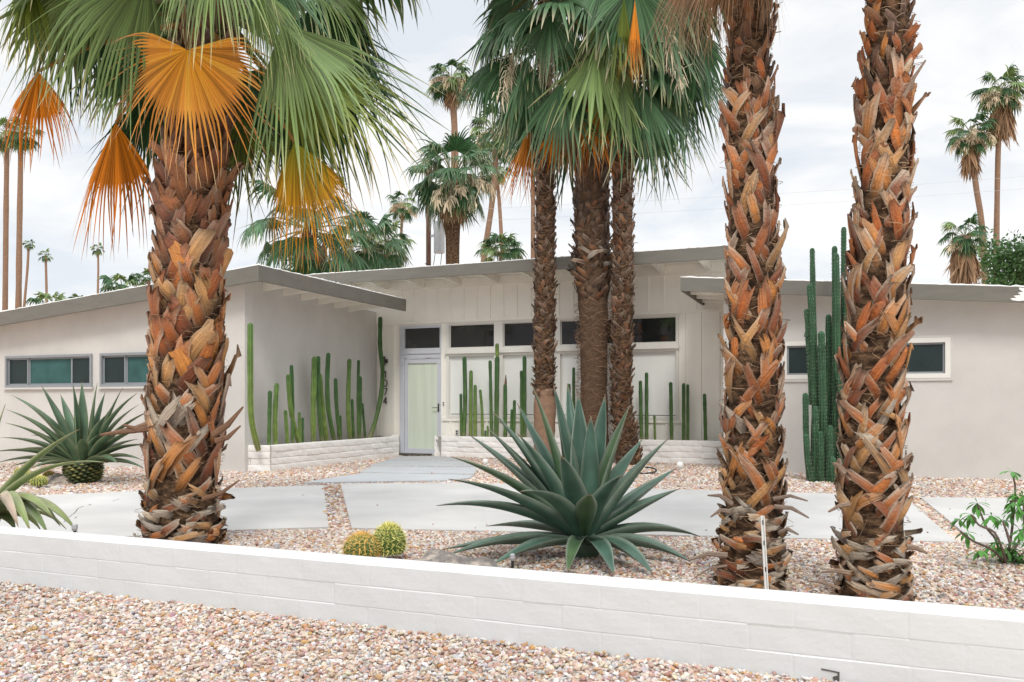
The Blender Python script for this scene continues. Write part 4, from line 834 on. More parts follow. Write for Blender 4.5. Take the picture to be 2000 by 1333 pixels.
# ------------------------------------------------------------------ distant palms
def far_palm(label, d, trunk, tw, crown, cr, seed, n=24, skirt=0, flw=0, lean=0, barkc='palebark', group='distant palms behind the house', nseg=16, wide=1.0, bootz=None, elo=-55, skirtw=.5, cols=(DGREEN, GREEN)):
    """trunk: px points base..top; cr: crown radius in px"""
    pts = [P(px, py, d) for px, py in trunk]; b = G(trunk[0][0], HY+H*F/d); b = np.array([pts[0][0], d, 0.])
    pts = [b]+pts+[P(*crown, d)]; s = d/F
    t = thing('palm_tree', label, 'palm tree', b, group)
    g = MB(); pp = smoothpath(pts, 16); r = np.linspace(tw*1.1, tw*.85, 16)/2*s; rs = np.random.default_rng(seed); r = r*(1+rs.normal(0, .04, 16)); tube(g, pp, r, 10)
    part('trunk', g, M[barkc], t, smooth=True)
    R = cr*s; c = P(*crown, d); g = MB(); rand_crown(g, c, n, R*.52*wide, R*.58, seed, elo=elo, ehi=75, nseg=nseg, K=6, cols=cols, split=.45); part('crown', g, M['leaf'], t)
    if skirt:
        g = MB(); rk = random.Random(seed)
        for i in range(max(14, int(skirt/3))):
            a = i*2.4; q = c+np.array([math.cos(a)*R*.16*skirtw*2, math.sin(a)*R*.16*skirtw*2, -R*.12-rk.random()*skirt*s*.35]); fan(g, q, DOWN+np.array([math.cos(a), math.sin(a), 0])*.18*skirtw, (math.cos(a), math.sin(a), .1), skirt*s*rk.uniform(.5, .8), spread=34, nseg=10, K=5, split=.4, droop=.3, tipd=.5, fold=.5, cols=BROWN, seed=seed+i)
        part('dead_skirt', g, M['deadleaf'], t)
    if flw:
        g = MB(); rk = random.Random(seed+5)
        for i in range(flw):
            a = rk.uniform(3.2, 6.2); h = R*rk.uniform(.35, .75); flowers(g, c, c+np.array([math.cos(a)*h, math.sin(a)*h, -R*rk.uniform(.05, .55)]), seed+i, 90, R*.24, R*.019, (.72, .62, .46))
        part('flower_stalks', g, M['flower'], t)
    return t
far_palm('very tall bare palm trunk touching the left edge of the photo', 62, [(8, 700), (10, 600), (12, 400)], 10, (14, 262), 44, 1001, skirt=0)
far_palm('tall slightly curved palm at far left, second trunk from the left edge', 60, [(33, 700), (36, 600), (38, 450), (40, 330)], 11, (41, 262), 46, 1002, skirt=22, skirtw=.4)
far_palm('tiny thin palm just right of the two tall trunks at far left', 170, [(44, 640), (48, 590), (54, 520)], 5, (56, 478), 15, 1003, n=16, nseg=8)
far_palm('tiny thin palm above the left roof, middle one of three', 170, [(91, 640), (91, 580), (90, 530)], 5, (89, 500), 17, 1004, n=16, nseg=8, skirt=10)
far_palm('tiny thin palm above the left roof, nearest to the stout trunk', 170, [(191, 640), (191, 580), (192, 520)], 4.5, (191, 487), 17, 1005, n=16, nseg=8)
for i, (x, y, r, d, lb) in enumerate([(98, 594, 50, 60, 'low bushy palm top peeking over the left roof, leftmost'), (152, 580, 22, 80, 'smallest low palm top peeking over the left roof'), (240, 562, 56, 60, 'low bushy palm top peeking over the left roof beside the stout trunk'), (290, 540, 36, 60, 'low palm top half hidden behind the stout trunk')]):
    far_palm(lb, d, [(x, 680), (x, 640)], 10, (x, y+10), r, 1010+i, n=18, nseg=10, group='low palm tops over the left roof', elo=-20)
far_palm('broad green palm behind the left roof corner under the orange frond', 26, [(607, 640), (607, 580), (607, 510)], 36, (604, 450), 150, 1020, n=24, nseg=24, skirt=70, barkc='fibre', wide=1.15, skirtw=.6, cols=(DGREEN, GGREY))
far_palm('bushy palm crown over the roof between the orange frond and the utility pole', 31, [(714, 640), (716, 560)], 16, (718, 484), 105, 1021, n=30, nseg=22, cols=(GGREY, DGREEN))
far_palm('dark bushy palm crown just left of the thin flowering palm over the roof', 34, [(756, 640), (756, 540)], 14, (760, 478), 64, 1022, n=22, nseg=18)
far_palm('thin palm with cream flowers between the left palm and the utility pole', 55, [(781, 640), (782, 560), (783, 470)], 6, (787, 402), 40, 1023, n=20, flw=8)
far_palm('full green palm with cream flowers right of the utility pole', 27, [(884, 640), (884, 560), (884, 470)], 30, (886, 350), 108, 1024, n=40, nseg=26, skirt=90, flw=7, barkc='fibre', wide=1.0, cols=(GGREY, DGREEN))
far_palm('palm with cream flowers rising highest in the middle of the sky', 44, [(886, 700), (887, 400), (888, 260)], 15, (882, 158), 62, 1025, n=28, nseg=18, skirt=60, flw=8, barkc='palebark')
far_palm('palm crown half hidden behind the big middle crown, its trunk leaning left', 38, [(940, 640), (944, 512), (958, 420), (968, 320)], 12, (965, 262), 70, 1026, n=26, nseg=16, flw=5)
far_palm('palm with a slim trunk just right of the leaning pale trunk', 60, [(984, 640), (980, 480), (974, 380)], 8, (968, 330), 44, 1027, n=20, skirt=30)
far_palm('low dark green palm crown on the roof line left of the three house palms', 34, [(985, 640), (984, 560)], 14, (980, 500), 62, 1028, n=24, nseg=18, elo=0)
far_palm('dark thin palm trunk close behind the left house palm', 40, [(1040, 640), (1041, 480), (1041, 300)], 9, (1041, 200), 60, 1029, n=16)
far_palm('upper right palm with a long curved trunk and brown skirt', 42, [(1926, 640), (1924, 556), (1918, 440), (1904, 350)], 12, (1896, 262), 58, 1030, n=26, nseg=16, skirt=85, flw=9, group='palms at the right edge')
far_palm('tallest of the right palms with a straight trunk near the photo edge', 42, [(1946, 640), (1945, 556), (1947, 420), (1950, 280)], 11, (1956, 178), 60, 1031, n=26, nseg=16, skirt=105, flw=9, group='palms at the right edge')
far_palm('low palm over the right roof with a thick shaggy brown skirt', 34, [(1888, 640), (1888, 580)], 22, (1884, 462), 58, 1032, n=22, nseg=16, skirt=110, skirtw=.8, flw=3, group='palms at the right edge')
# leafy tree right edge
def leafy(label, base, cen, rad, seed, n=5200, d=36):
    t = thing('leafy_tree', label, 'tree', base); g = MB(); rs = np.random.default_rng(seed)
    tube(g, smoothpath([base, (base+cen)/2+(.1, 0, 0), cen], 8), np.linspace(.22, .08, 8), 8)
    cl = []
    for i in range(26):
        a = rs.normal(0, 1, 3); a /= np.linalg.norm(a); c = cen+a*np.array(rad)*rs.uniform(.45, .95); cl.append(c); tube(g, smoothpath([cen+(0, 0, -.8), (cen+c)/2+rs.normal(0, .15, 3), c], 5), np.linspace(.07, .02, 5), 5)
    part('trunk', g, M['bark'], t, smooth=True)
    g = MB(); cl = np.array(cl); k = rs.integers(0, len(cl), n); p = cl[k]+rs.normal(0, .34, (n, 3)); s = rs.normal(0, 1, (n, 3)); s /= np.linalg.norm(s, axis=1)[:, None]; u = np.cross(s, rs.normal(0, 1, (n, 3))); u /= np.linalg.norm(u, axis=1)[:, None]
    l, w_ = .10, .045; V = np.stack([p-s*l, p+u*w_, p+s*l, p-u*w_], 1).reshape(-1, 3); sh = rs.uniform(.6, 1.4, (len(cl), 1))[k]*rs.uniform(.7, 1.3, (n, 1)); col = np.array([[.07, .16, .045]])*sh
    g.add(V, np.arange(n*4).reshape(-1, 4), np.repeat(col, 4, 0)); part('crown', g, M['shrubleaf'], t)
d = 36; leafy('round green leafy tree over the roof at the right edge', np.array([P(1990, 600, d)[0], d, 0.]), P(1988, 520, d), (1.7, 1.5, 1.25), 77)
# utility pole
d = 30; b = np.array([P(837, 500, d)[0], d, 0.]); t = thing('utility_pole', 'brown wooden utility pole with a grey transformer behind the roof', 'utility pole', b)
g = MB(); tube(g, [b, P(837, 380, d), P(837, 300, d)], [.10, .088, .08], 10); bar(g, P(800, 335, d-.12), P(874, 335, d-.12), .1, .1); part('pole', g, M['wood'], t, smooth=False)
g = MB(); c0 = P(858, 495, d-.3); h_ = 60*d/F
tube(g, [c0, c0+(0, 0, .02), c0+(0, 0, h_), c0+(0, 0, h_+.05)], [.17, .2, .2, .12], 16); bar(g, c0+(-.38, .3, h_*.6), c0+(0, 0, h_*.6), .06, .08); part('transformer', g, M['galv'], t, smooth=False)
g = MB()
for k_ in (-.5, .3): tube(g, smoothpath([c0+(k_*.3, 0, 0), c0+(-.1+k_*.3, 0, -.5), P(830, 515, d)], 8), .012, 4)
part('drop_wires', g, M['dark'], t)
for i, (y0, y1, lb) in enumerate(((392, 338, 'upper thin overhead wire crossing the pale sky'), (415, 362, 'lower thin overhead wire crossing the pale sky'))):
    d0, d1 = 30, 33; a, b = P(837, y0+22, d0-.1), P(2300, y1-16, d1); g = MB(); pts = smoothpath([a, (a+b)/2-np.array([0, 0, .15]), b], 20); tube(g, pts, .0045, 4)
    single('overhead_wire', g, M['galv'], lb, 'overhead wire', a, 'overhead wires')
# ------------------------------------------------------------------ agaves
def agave_leaf(base, tip, W_, rise=.2, seed=0, col=((.075, .14, .095), (.06, .125, .095)), edgec=None, cen=None, fwd=None, twist=0, gut=.22):
    rs = np.random.default_rng(seed); base, tip = np.asarray(base, float), np.asarray(tip, float); L = np.linalg.norm(tip-base); a = unit(tip-base)
    o = np.array([tip[0]-base[0], tip[1]-base[1], 0.]); o = unit(o) if np.linalg.norm(o) > .05 else np.array([0, -1., 0])
    upn = np.array([0, 0, 1.])-a*a[2]; upn = upn-o*.0; upn = unit(upn) if np.linalg.norm(upn) > .15 else -o
    m = base+(tip-base)*.5+upn*rise*L if a[2] < .93 else base+(tip-base)*.5-o*rise*L
    K, Q = 15, 7; V = np.zeros((2, K, Q, 3)); CC = np.zeros((2, K, Q, 3)); T = np.zeros((2, K, Q, 3)); s0 = unit(np.cross(a, o if abs(a[2]) > .6 else np.array([0, 0, 1.])))
    if abs(a[2]) > .6: s0 = unit(np.cross(np.array([0, 0, 1.]), o))
    c0, c1 = [np.array(c) for c in col]; ec = np.array(edgec) if edgec is not None else c0*1.35; sh = rs.uniform(.85, 1.2); ph_ = rs.uniform(0, 6)
    for i in range(K):
        t = i/(K-1); p = base*(1-t)**2+2*m*t*(1-t)+tip*t*t; tg = unit(2*(1-t)*(m-base)+2*t*(tip-m)); s = unit(s0-tg*(s0 @ tg)); n = np.cross(s, tg)
        if n[2] < 0 and abs(tg[2]) < .95: n = -n
        if abs(tg[2]) >= .95 and n @ o > 0: n = -n
        if twist: s, n = s*math.cos(twist*t)+n*math.sin(twist*t), n*math.cos(twist*t)-s*math.sin(twist*t)
        wv = W_*(.62+.38*math.sin(min(t/.45, 1)*math.pi/2) if t < .45 else max(0, 1-((t-.45)/.55)**1.7))+.0015
        wv *= 1+.05*math.sin(9*t+ph_); th_ = wv*(.16*(1-t)+.03)+.002
        for j in range(Q):
            x = 2*j/(Q-1)-1; g_ = wv*gut*(x*x)*(1.2-.6*t); q = p+s*x*wv/2*(1-.15*abs(x))+n*g_
            V[0, i, j] = q; V[1, i, j] = q-n*th_*(1-x*x)-n*.001
            b = lerp(c0, c1, t)*sh*(1+.16*math.sin(19*t+ph_+1.5*abs(x))); b = lerp(b, ec, .75 if abs(x) > .9 else .12*abs(x)); b = lerp(b, (.20, .12, .07), 1 if t > .965 else 0)
            CC[0, i, j] = b; CC[1, i, j] = b*1.05; T[:, i, j] = (t, x, seed*.7)
    idx = np.arange(K*Q).reshape(K, Q); f = np.stack([idx[:-1, :-1].ravel(), idx[:-1, 1:].ravel(), idx[1:, 1:].ravel(), idx[1:, :-1].ravel()], 1); o_ = K*Q
    ring = list(idx[:, 0])+list(idx[-1, 1:])+list(idx[::-1, -1][1:]); sd_ = np.array([(ring[q], ring[q+1], ring[q+1]+o_, ring[q]+o_) for q in range(len(ring)-1)])
    mb = MB(); mb.add(V.reshape(-1, 3), np.concatenate([f, f[:, ::-1]+o_, sd_]), CC.reshape(-1, 3).clip(0, 1), T.reshape(-1, 3)); return mb
DA = 6.05; ab = G(1140, HY+H*F/DA)
ag = thing('agave', 'large blue-green agave spreading pointed leaves behind the middle of the low wall', 'agave', ab)
AGL = [ # tip px, depth offset, width, rise
    (880, 892, -.15, .125, .13), (914, 848, .25, .115, .06), (952, 836, .1, .12, .04), (876, 936, -.35, .12, .13), (852, 988, -.15, .115, .17), (893, 1006, .25, .10, .12), (950, 1028, .55, .10, .08),
    (862, 1074, -.10, .11, .06), (872, 1086, -.35, .11, .12), (962, 1104, -.60, .10, .12), (1108, 1120, -.85, .085, .22), (1200, 1124, -.80, .10, .22), (1276, 1128, -.75, .11, .20), (1352, 1106, -.35, .12, .16),
    (1368, 1048, .1, .12, .17), (1284, 1028, .5, .11, .12), (1326, 955, .2, .12, .03), (1322, 914, .45, .11, .02), (1306, 856, .0, .13, .06), (1256, 856, .35, .12, .06), (1230, 792, .1, .13, .05),
    (1182, 770, .3, .12, -.03), (1154, 812, .0, .12, .02), (1129, 766, .25, .13, .02), (1081, 752, .15, .13, .02), (1040, 754, .0, .13, .03), (1010, 788, .35, .11, .02), (963, 804, .15, .12, .05),
    (1016, 960, -.75, .12, .20), (1096, 890, -.62, .135, .10), (1152, 966, -.72, .115, .12), (1214, 928, -.45, .125, .15), (1010, 846, -.2, .125, .08), (1220, 872, .5, .10, .02), (1108, 748, .5, .10, .0), (1060, 830, .45, .1, 0), (1180, 860, .6, .1, 0)]
for i, (x, y, dd, w_, ri) in enumerate(AGL):
    if i in (5, 15, 33, 35): continue
    tip = P(x, y, DA+dd); tip[2] = max(tip[2], .03); o = tip-ab; o[2] = 0; ol_ = np.linalg.norm(o); low = y > 1040
    base = ab+o/(ol_+.01)*.06+np.array([0, 0, .16 if not low else .12])
    part('leaf', agave_leaf(base, tip, w_*1.5, ri, 700+i, gut=.27, col=((.055, .115, .080), (.045, .105, .078)) if i % 5 else ((.060, .12, .065), (.075, .13, .05)), edgec=(.26, .31, .25)), M['agave'], ag, smooth=True)
g = MB(); tube(g, [ab+(0, 0, -.05), ab+(0, 0, .1), ab+(0, 0, .26)], [.10, .13, .05], 12, (.07, .12, .08)); part('core', g, M['agave'], ag, smooth=True)
# left agave
DB_ = 11.6; lb = G(163, HY+H*F/DB_); sc = F/DB_
la = thing('agave', 'dark green agave on a stubby scaly trunk below the left wing windows', 'agave', lb)
ALL = [(55, 790, .1), (80, 752, .2), (142, 748, 0), (160, 745, .3), (190, 748, .1), (206, 765, .3), (240, 756, .2), (268, 768, 0), (272, 790, .4), (22, 772, .3), (12, 800, -.1), (10, 826, -.3), (0, 855, 0), (-20, 884, -.2), (-8, 905, -.3), (20, 912, -.5), (286, 835, -.1), (300, 800, .2), (296, 870, -.3), (276, 898, -.4),
       (282, 915, -.2), (230, 905, -.7), (208, 810, -.3), (95, 830, -.5), (240, 838, -.4), (60, 850, .6), (160, 858, -.7), (190, 850, -.2), (270, 858, .5), (30, 880, .4), (60, 915, -.6), (118, 770, .5), (222, 790, .5)]
for i, (x, y, dd) in enumerate(ALL):
    tip = P(x, y, DB_+dd); cb = lb+np.array([0, 0, .27]); o = tip-cb; o[2] = 0; base = cb+unit(o)*.10
    part('leaf', agave_leaf(base, tip, .165, .17 if y > 800 or abs(x-163) > 90 else .04, 800+i, col=((.06, .105, .055), (.06, .12, .07)), edgec=(.20, .22, .12)), M['agave'], la, smooth=True)
g = MB(); tube(g, [lb+(0, 0, -.03), lb+(0, 0, .12), lb+(0, 0, .3), lb+(0, 0, .36)], [.15, .20, .17, .07], 14, (.05, .07, .04))
rs = random.Random(9)
for k in range(110):
    a = k*2.4; z = .02+.26*k/110; r = .165+.045*math.sin(z*9); c = lb+np.array([math.cos(a)*r, math.sin(a)*r, z]); o = np.array([math.cos(a), math.sin(a), 0]); s = np.array([-o[1], o[0], 0])*.045
    g.add([c-s, c+s, c+o*.07+s*.6+(0, 0, .02), c+o*.07-s*.6+(0, 0, .02), c+o*.02+(0, 0, .045)], [(0, 1, 2, 3), (0, 3, 4), (3, 2, 4), (2, 1, 4), (1, 0, 4)], lerp((.08, .11, .05), (.35, .32, .12), rs.random()**2))
part('scaly_trunk', g, M['agave'], la)
# near-left soft agave
DN = 6.2; nb_ = G(-40, HY+H*F/DN)
na = thing('agave', 'pale yellow-green drooping agave cut by the left edge behind the low wall', 'agave', nb_)
for i, (x, y, dd, w_, ri, e_) in enumerate([(156, 838, -.4, .075, .10, 0), (210, 904, -.55, .07, .22, 0), (152, 1040, -.35, .11, .42, 1), (95, 1045, -.5, .12, .42, 0), (60, 1040, -.7, .11, .45, 1), (36, 1030, -.8, .10, .4, 2), (130, 1034, .2, .10, .45, 1), (10, 790, .1, .07, .05, 0), (-60, 760, .2, .09, .05, 0), (-120, 820, -.2, .09, .1, 0), (-200, 900, 0, .09, .15, 1), (-180, 1000, -.2, .1, .3, 0), (-30, 1040, -.7, .11, .35, 0), (-100, 1030, -.5, .1, .35, 1), (0, 960, -.9, .09, .1, 0), (118, 1028, -.2, .12, .5, 0), (80, 1036, .05, .12, .5, 1), (30, 1036, -.1, .12, .5, 0), (104, 1012, -.55, .11, .35, 1), (60, 1000, .4, .1, .4, 0), (-10, 1044, -.2, .13, .5, 2)]):
    tip = P(x, y, DN+dd); tip[2] = max(tip[2], .03); base = nb_+np.array([0, 0, .22])+unit(tip-nb_)*.05
    cc_ = [((.20, .27, .12), (.17, .25, .10)), ((.30, .33, .16), (.20, .27, .09)), ((.34, .30, .22), (.36, .26, .20))][e_]
    part('leaf', agave_leaf(base, tip, w_*1.3, ri, 900+i, col=cc_, edgec=(.46, .46, .28)), M['agave'], na, smooth=True)
# ------------------------------------------------------------------ barrel cacti
def barrel(label, c, r, hgt, seed, tone=0, n=21, sp=.034, group='golden barrel cacti'):
    t = thing('barrel_cactus', label, 'barrel cactus', c, group); K = 12; V = []; CCc = []; rs = np.random.default_rng(seed)
    for k in range(K+1):
        a = -.35*math.pi/2+(math.pi/2*1.35)*k/K
        for j in range(2*n):
            th_ = math.pi*j/n; rr_2 = r*(1 if j % 2 == 0 else .86); V.append(np.asarray(c)+np.array([math.cos(th_)*math.cos(a)*rr_2, math.sin(th_)*math.cos(a)*rr_2, hgt*(.5+.5*math.sin(a)) if k < K else hgt*.97])); f_ = (k/K)**3; CCc.append(lerp((.07, .13, .035), (.35, .33, .06), f_))
    m = 2*n; g = MB(); g.add(V, [(k*m+j, k*m+(j+1) % m, (k+1)*m+(j+1) % m, (k+1)*m+j) for k in range(K) for j in range(m)]+[tuple(range(K*m, (K+1)*m))], np.array(CCc)); bd = part('body', g, M['cactus'], t, smooth=False)
    g = MB(); y_ = np.array((.86, .80, .24)) if not tone else np.array((.85, .55, .16))
    for j in range(0, m, 2):
        for k in range(0, 24, 2):
            a = -.25*math.pi/2+(math.pi/2*1.22)*k/24; th_ = math.pi*j/n; o = np.array([math.cos(th_)*math.cos(a), math.sin(th_)*math.cos(a), math.sin(a)]); p = np.asarray(c)+np.array([o[0]*r, o[1]*r, hgt*(.5+.5*math.sin(a))])
            tg = np.array([-math.sin(th_), math.cos(th_), 0]); dn = np.cross(o, tg)
            for q in range(5):
                dd = unit(o*rs.uniform(.4, 1)+tg*rs.normal(0, .9)+dn*rs.normal(0, .9)); s = unit(np.cross(dd, o+.01))*.0019*(r/.14); g.add([p-s, p+s, p+dd*sp*rs.uniform(.8, 1.3)], [(0, 1, 2)], y_*rs.uniform(.7, 1.15))
    part('spines', g, M['spine'], bd, kind='stuff')
DBR = 5.75
def bc(px, d): return np.array([(px-CX)/F*d, d, 0.])
barrel('squat orange-spined golden barrel cactus just behind the low wall, left of the pair', bc(706, DBR), .124, .225, 1, 1)
c_ = bc(760, DBR+.12); barrel('rounder yellow and green golden barrel cactus, right of the pair behind the wall', c_, .118, .275, 2, 0)
DL = 11.3
for i, (x, r, h_, dd, tn, lb2) in enumerate([(54, .094, .20, -.15, 0, 'upright green barrel cactus in the small far left cluster'), (76, .10, .165, -.4, 0, 'squat front barrel cactus of the small far left cluster'), (96, .085, .15, .5, 1, 'small barrel cactus against the scaly agave trunk'), (42, .10, .17, .9, 0, 'rearmost barrel cactus of the small far left cluster')]):
    barrel(lb2, bc(x, DL+dd), r, h_, 10+i, tn, n=18, sp=.025, group='small barrel cacti by the left agave')
# boulders
def boulder(label, c, ax, seed, name='boulder', rot=0):
    rs = np.random.default_rng(seed); V = []; n, m = 22, 12; ph1 = rs.uniform(0, 6, 6)
    for i in range(m+1):
        a = math.pi/2*(i/m*1.25-.25)
        for j in range(n):
            t = 2*math.pi*j/n; o = np.array([math.cos(t)*math.cos(a), math.sin(t)*math.cos(a), math.sin(a)]); q = 1+.14*math.sin(2.3*o[0]*3+ph1[0])*math.cos(3.1*o[1]*2+ph1[1])+.09*math.sin(7*o[0]+5*o[2]+ph1[2])+.05*math.sin(11*o[1]+ph1[3])+rs.normal(0, .018)
            x, y = o[0]*ax[0]*q, o[1]*ax[1]*q; V.append(np.asarray(c)+np.array([x*math.cos(rot)-y*math.sin(rot), x*math.sin(rot)+y*math.cos(rot), o[2]*ax[2]*q]))
    g = MB(); g.add(V, [(i*n+j, i*n+(j+1) % n, (i+1)*n+(j+1) % n, (i+1)*n+j) for i in range(m) for j in range(n)]+[tuple(range(m*n, (m+1)*n))]); return single(name, g, M['boulder'], label, 'boulder', c, None, smooth=True)
boulder('long flat grey boulder half buried between the barrel cacti and the agave', bc(872, 5.35)+(0, 0, -.02), (.40, .26, .17), 3, rot=-.3)
boulder('grey flat boulder beside the small far left barrel cacti', bc(118, 11.5), (.24, .2, .13), 4)
boulder('small dark angular rock on the pebbles right of the rightmost front trunk', bc(1842, 4.75)+(0, 0, 0), (.033, .025, .035), 5, 'rock')
# ------------------------------------------------------------------ column cacti in the planters
def col_cactus(mb, pts, r, seed, tone=0, ribs=6, m=18, base_pale=True):
    rs = np.random.default_rng(seed); pp = smoothpath(pts, m); L = np.linalg.norm(pp[-1]-pp[0]); tcap = max(0, 1-1.3*r/max(L, .1)); cap = pp[-1]
    tt = np.linspace(0, 1, m); rad = r*(1+.05*np.sin(tt*17+seed)+.03*rs.normal(size=m)); rad[0] *= .85
    extra = [pp[-1]+unit(pp[-1]-pp[-2])*r*k for k in (.5, .85, 1.0)]; pts2 = np.concatenate([pp, extra]); rad = np.concatenate([rad, r*np.array([.86, .55, .12])])
    cs = []
    for i in range(len(pts2)):
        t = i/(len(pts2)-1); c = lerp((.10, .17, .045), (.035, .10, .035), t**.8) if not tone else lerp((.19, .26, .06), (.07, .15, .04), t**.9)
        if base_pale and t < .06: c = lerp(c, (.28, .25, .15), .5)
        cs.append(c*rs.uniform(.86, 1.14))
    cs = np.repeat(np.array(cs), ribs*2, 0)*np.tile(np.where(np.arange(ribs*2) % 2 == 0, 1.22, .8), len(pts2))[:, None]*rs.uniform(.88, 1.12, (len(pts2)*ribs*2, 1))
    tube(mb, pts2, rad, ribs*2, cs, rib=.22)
SA, SB = W(A_[0]+.28, A_[1]+.15), W(B_[0]+.36, VC-.2)
f4 = lambda p: (p[0]/2.5, 440+p[1]/2.5); f5 = lambda p: (620+p[0]/2.5, 460+p[1]/2.5)
SIDE = [([(1262, 1075), (1228, 950), (1222, 700), (1222, 492)], 28, 1, 'tallest thick column cactus at the left end of the angled planter'), ([(1313, 1075), (1318, 818)], 20, 0, 'slim column cactus beside the very tall leftmost one'), ([(1345, 1075), (1343, 930), (1351, 784)], 24, 1, 'pale green stubby column cactus, third from the left in the angled planter'),
    ([(1405, 1070), (1394, 912)], 17, 1, 'short yellowish column cactus left of the leaning tied pair'), ([(1462, 1066), (1420, 900), (1408, 740)], 22, 1, 'leaning column cactus with a taller dark one behind its top'), ([(1428, 1060), (1428, 850), (1423, 692)], 18, 0, 'dark column cactus standing behind the leaning one'),
    ([(1464, 1064), (1462, 921)], 15, 1, 'short stub cactus left of the gap in the angled planter'), ([(1479, 1060), (1478, 946)], 12, 0, 'smallest stub cactus left of the gap in the angled planter'), ([(1531, 1060), (1530, 880), (1535, 655)], 25, 1, 'pale column cactus at the left of the tight middle bunch'),
    ([(1572, 1058), (1555, 850), (1554, 650)], 20, 0, 'dark column cactus second in the tight middle bunch'), ([(1596, 1056), (1574, 880), (1560, 735)], 22, 1, 'pale leaning column cactus in front of the tight middle bunch'), ([(1634, 1054), (1604, 900), (1598, 760), (1603, 634)], 21, 0, 'tallest curved column cactus at the right of the tight middle bunch'),
    ([(1661, 1052), (1643, 880), (1638, 757)], 18, 0, 'dark column cactus of medium height right of the middle bunch'), ([(1665, 1050), (1663, 934)], 10, 0, 'very thin short cactus touching the medium dark one'), ([(1710, 1048), (1700, 900), (1706, 663)], 20, 1, 'pale column cactus tied with a dark strap'), ([(1727, 1046), (1719, 856)], 14, 0, 'thin dark cactus between the pale strapped one and its right neighbour'),
    ([(1752, 1045), (1757, 900), (1757, 748)], 20, 0, 'stout column cactus with a thinner one rising behind it'), ([(1750, 1040), (1748, 850), (1751, 666)], 14, 0, 'thin tall cactus rising behind the stout one near the wall lamp'), ([(1784, 1044), (1770, 876)], 12, 0, 'thin leaning short cactus left of the long curved one'),
    ([(1803, 1042), (1835, 950), (1862, 820), (1868, 700), (1856, 600), (1857, 458)], 21, 0, 'very long curved column cactus beside the house number')]
for i, (pp, w_, tn, lb2) in enumerate(SIDE):
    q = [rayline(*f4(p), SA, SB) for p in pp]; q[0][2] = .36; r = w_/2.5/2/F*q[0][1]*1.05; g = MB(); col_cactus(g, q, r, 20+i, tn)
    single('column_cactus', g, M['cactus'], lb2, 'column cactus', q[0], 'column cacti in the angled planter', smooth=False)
VX = VC-.24
CEN = [([(703, 985), (700, 780)], 13, 0, 'short thin column cactus at the left end of the long planter'), ([(714, 985), (721, 800), (718, 602)], 19, 0, 'tall column cactus nearest the front door in the long planter'), ([(748, 985), (750, 668)], 17, 1, 'column cactus with a dark tie, third from the door'), ([(770, 985), (770, 738)], 16, 1, 'slightly shorter column cactus right beside the tied one'),
    ([(806, 985), (803, 850), (795, 760)], 13, 1, 'thin crooked pale cactus between two groups left of centre'), ([(820, 985), (820, 958)], 10, 0, 'tiniest cactus stub in the long planter'), ([(832, 985), (831, 935)], 10, 1, 'tiny cactus stub right of the tiniest one'), ([(851, 980), (843, 618)], 15, 0, 'thin tall column cactus in front of the first window post'), ([(873, 980), (876, 750), (878, 602)], 21, 0, 'tallest jointed column cactus with a narrower top joint by the window post'),
    ([(917, 980), (917, 735)], 17, 0, 'column cactus with a dead brown tip under the second window'), ([(945, 985), (948, 855)], 11, 0, 'short cactus left of its slightly taller twin under the second window'), ([(958, 985), (962, 812)], 15, 0, 'right and taller of the short twin cacti under the second window'), ([(998, 985), (996, 668)], 15, 0, 'shorter of the touching pair left of the thin palm trunk'), ([(1012, 985), (1011, 598)], 18, 0, 'taller of the touching pair left of the thin palm trunk'),
    ([(1229, 985), (1229, 732)], 14, 0, 'cactus between the palm trunks, the shorter of two'), ([(1252, 985), (1251, 652)], 14, 0, 'cactus between the palm trunks, the taller of two'), ([(1582, 988), (1577, 718)], 17, 0, 'first column cactus right of the shaggy palm'), ([(1608, 988), (1607, 678)], 17, 0, 'tallest column cactus right of the shaggy palm'), ([(1649, 988), (1645, 882)], 11, 1, 'small yellowish cactus right of the shaggy palm'),
    ([(1730, 988), (1725, 725)], 17, 0, 'lone column cactus in front of the last frosted window'), ([(1788, 988), (1788, 730)], 16, 0, 'left of the close pair beyond the last window post'), ([(1809, 988), (1808, 735)], 14, 0, 'right of the close pair beyond the last window post'), ([(1896, 990), (1890, 782)], 17, 0, 'single column cactus before the boards near the right wing'), ([(1984, 990), (1991, 860)], 15, 0, 'rightmost cactus of the long planter partly hidden by the right wing corner')]
for i, (pp, w_, tn, lb2) in enumerate(CEN):
    q = []
    for p in pp: x, y = f5(p); d = dv(x, VX); q.append(P(x, y, d))
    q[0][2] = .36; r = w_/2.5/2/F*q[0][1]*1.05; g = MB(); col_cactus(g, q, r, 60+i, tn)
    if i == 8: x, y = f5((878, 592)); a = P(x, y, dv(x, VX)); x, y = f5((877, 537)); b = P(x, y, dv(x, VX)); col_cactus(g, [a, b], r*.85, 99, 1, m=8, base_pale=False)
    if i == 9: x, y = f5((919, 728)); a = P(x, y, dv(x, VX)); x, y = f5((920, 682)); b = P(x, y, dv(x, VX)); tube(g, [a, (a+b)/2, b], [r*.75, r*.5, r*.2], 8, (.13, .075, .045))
    single('column_cactus', g, M['cactus'], lb2, 'column cactus', q[0], 'column cacti in the long planter', smooth=False)
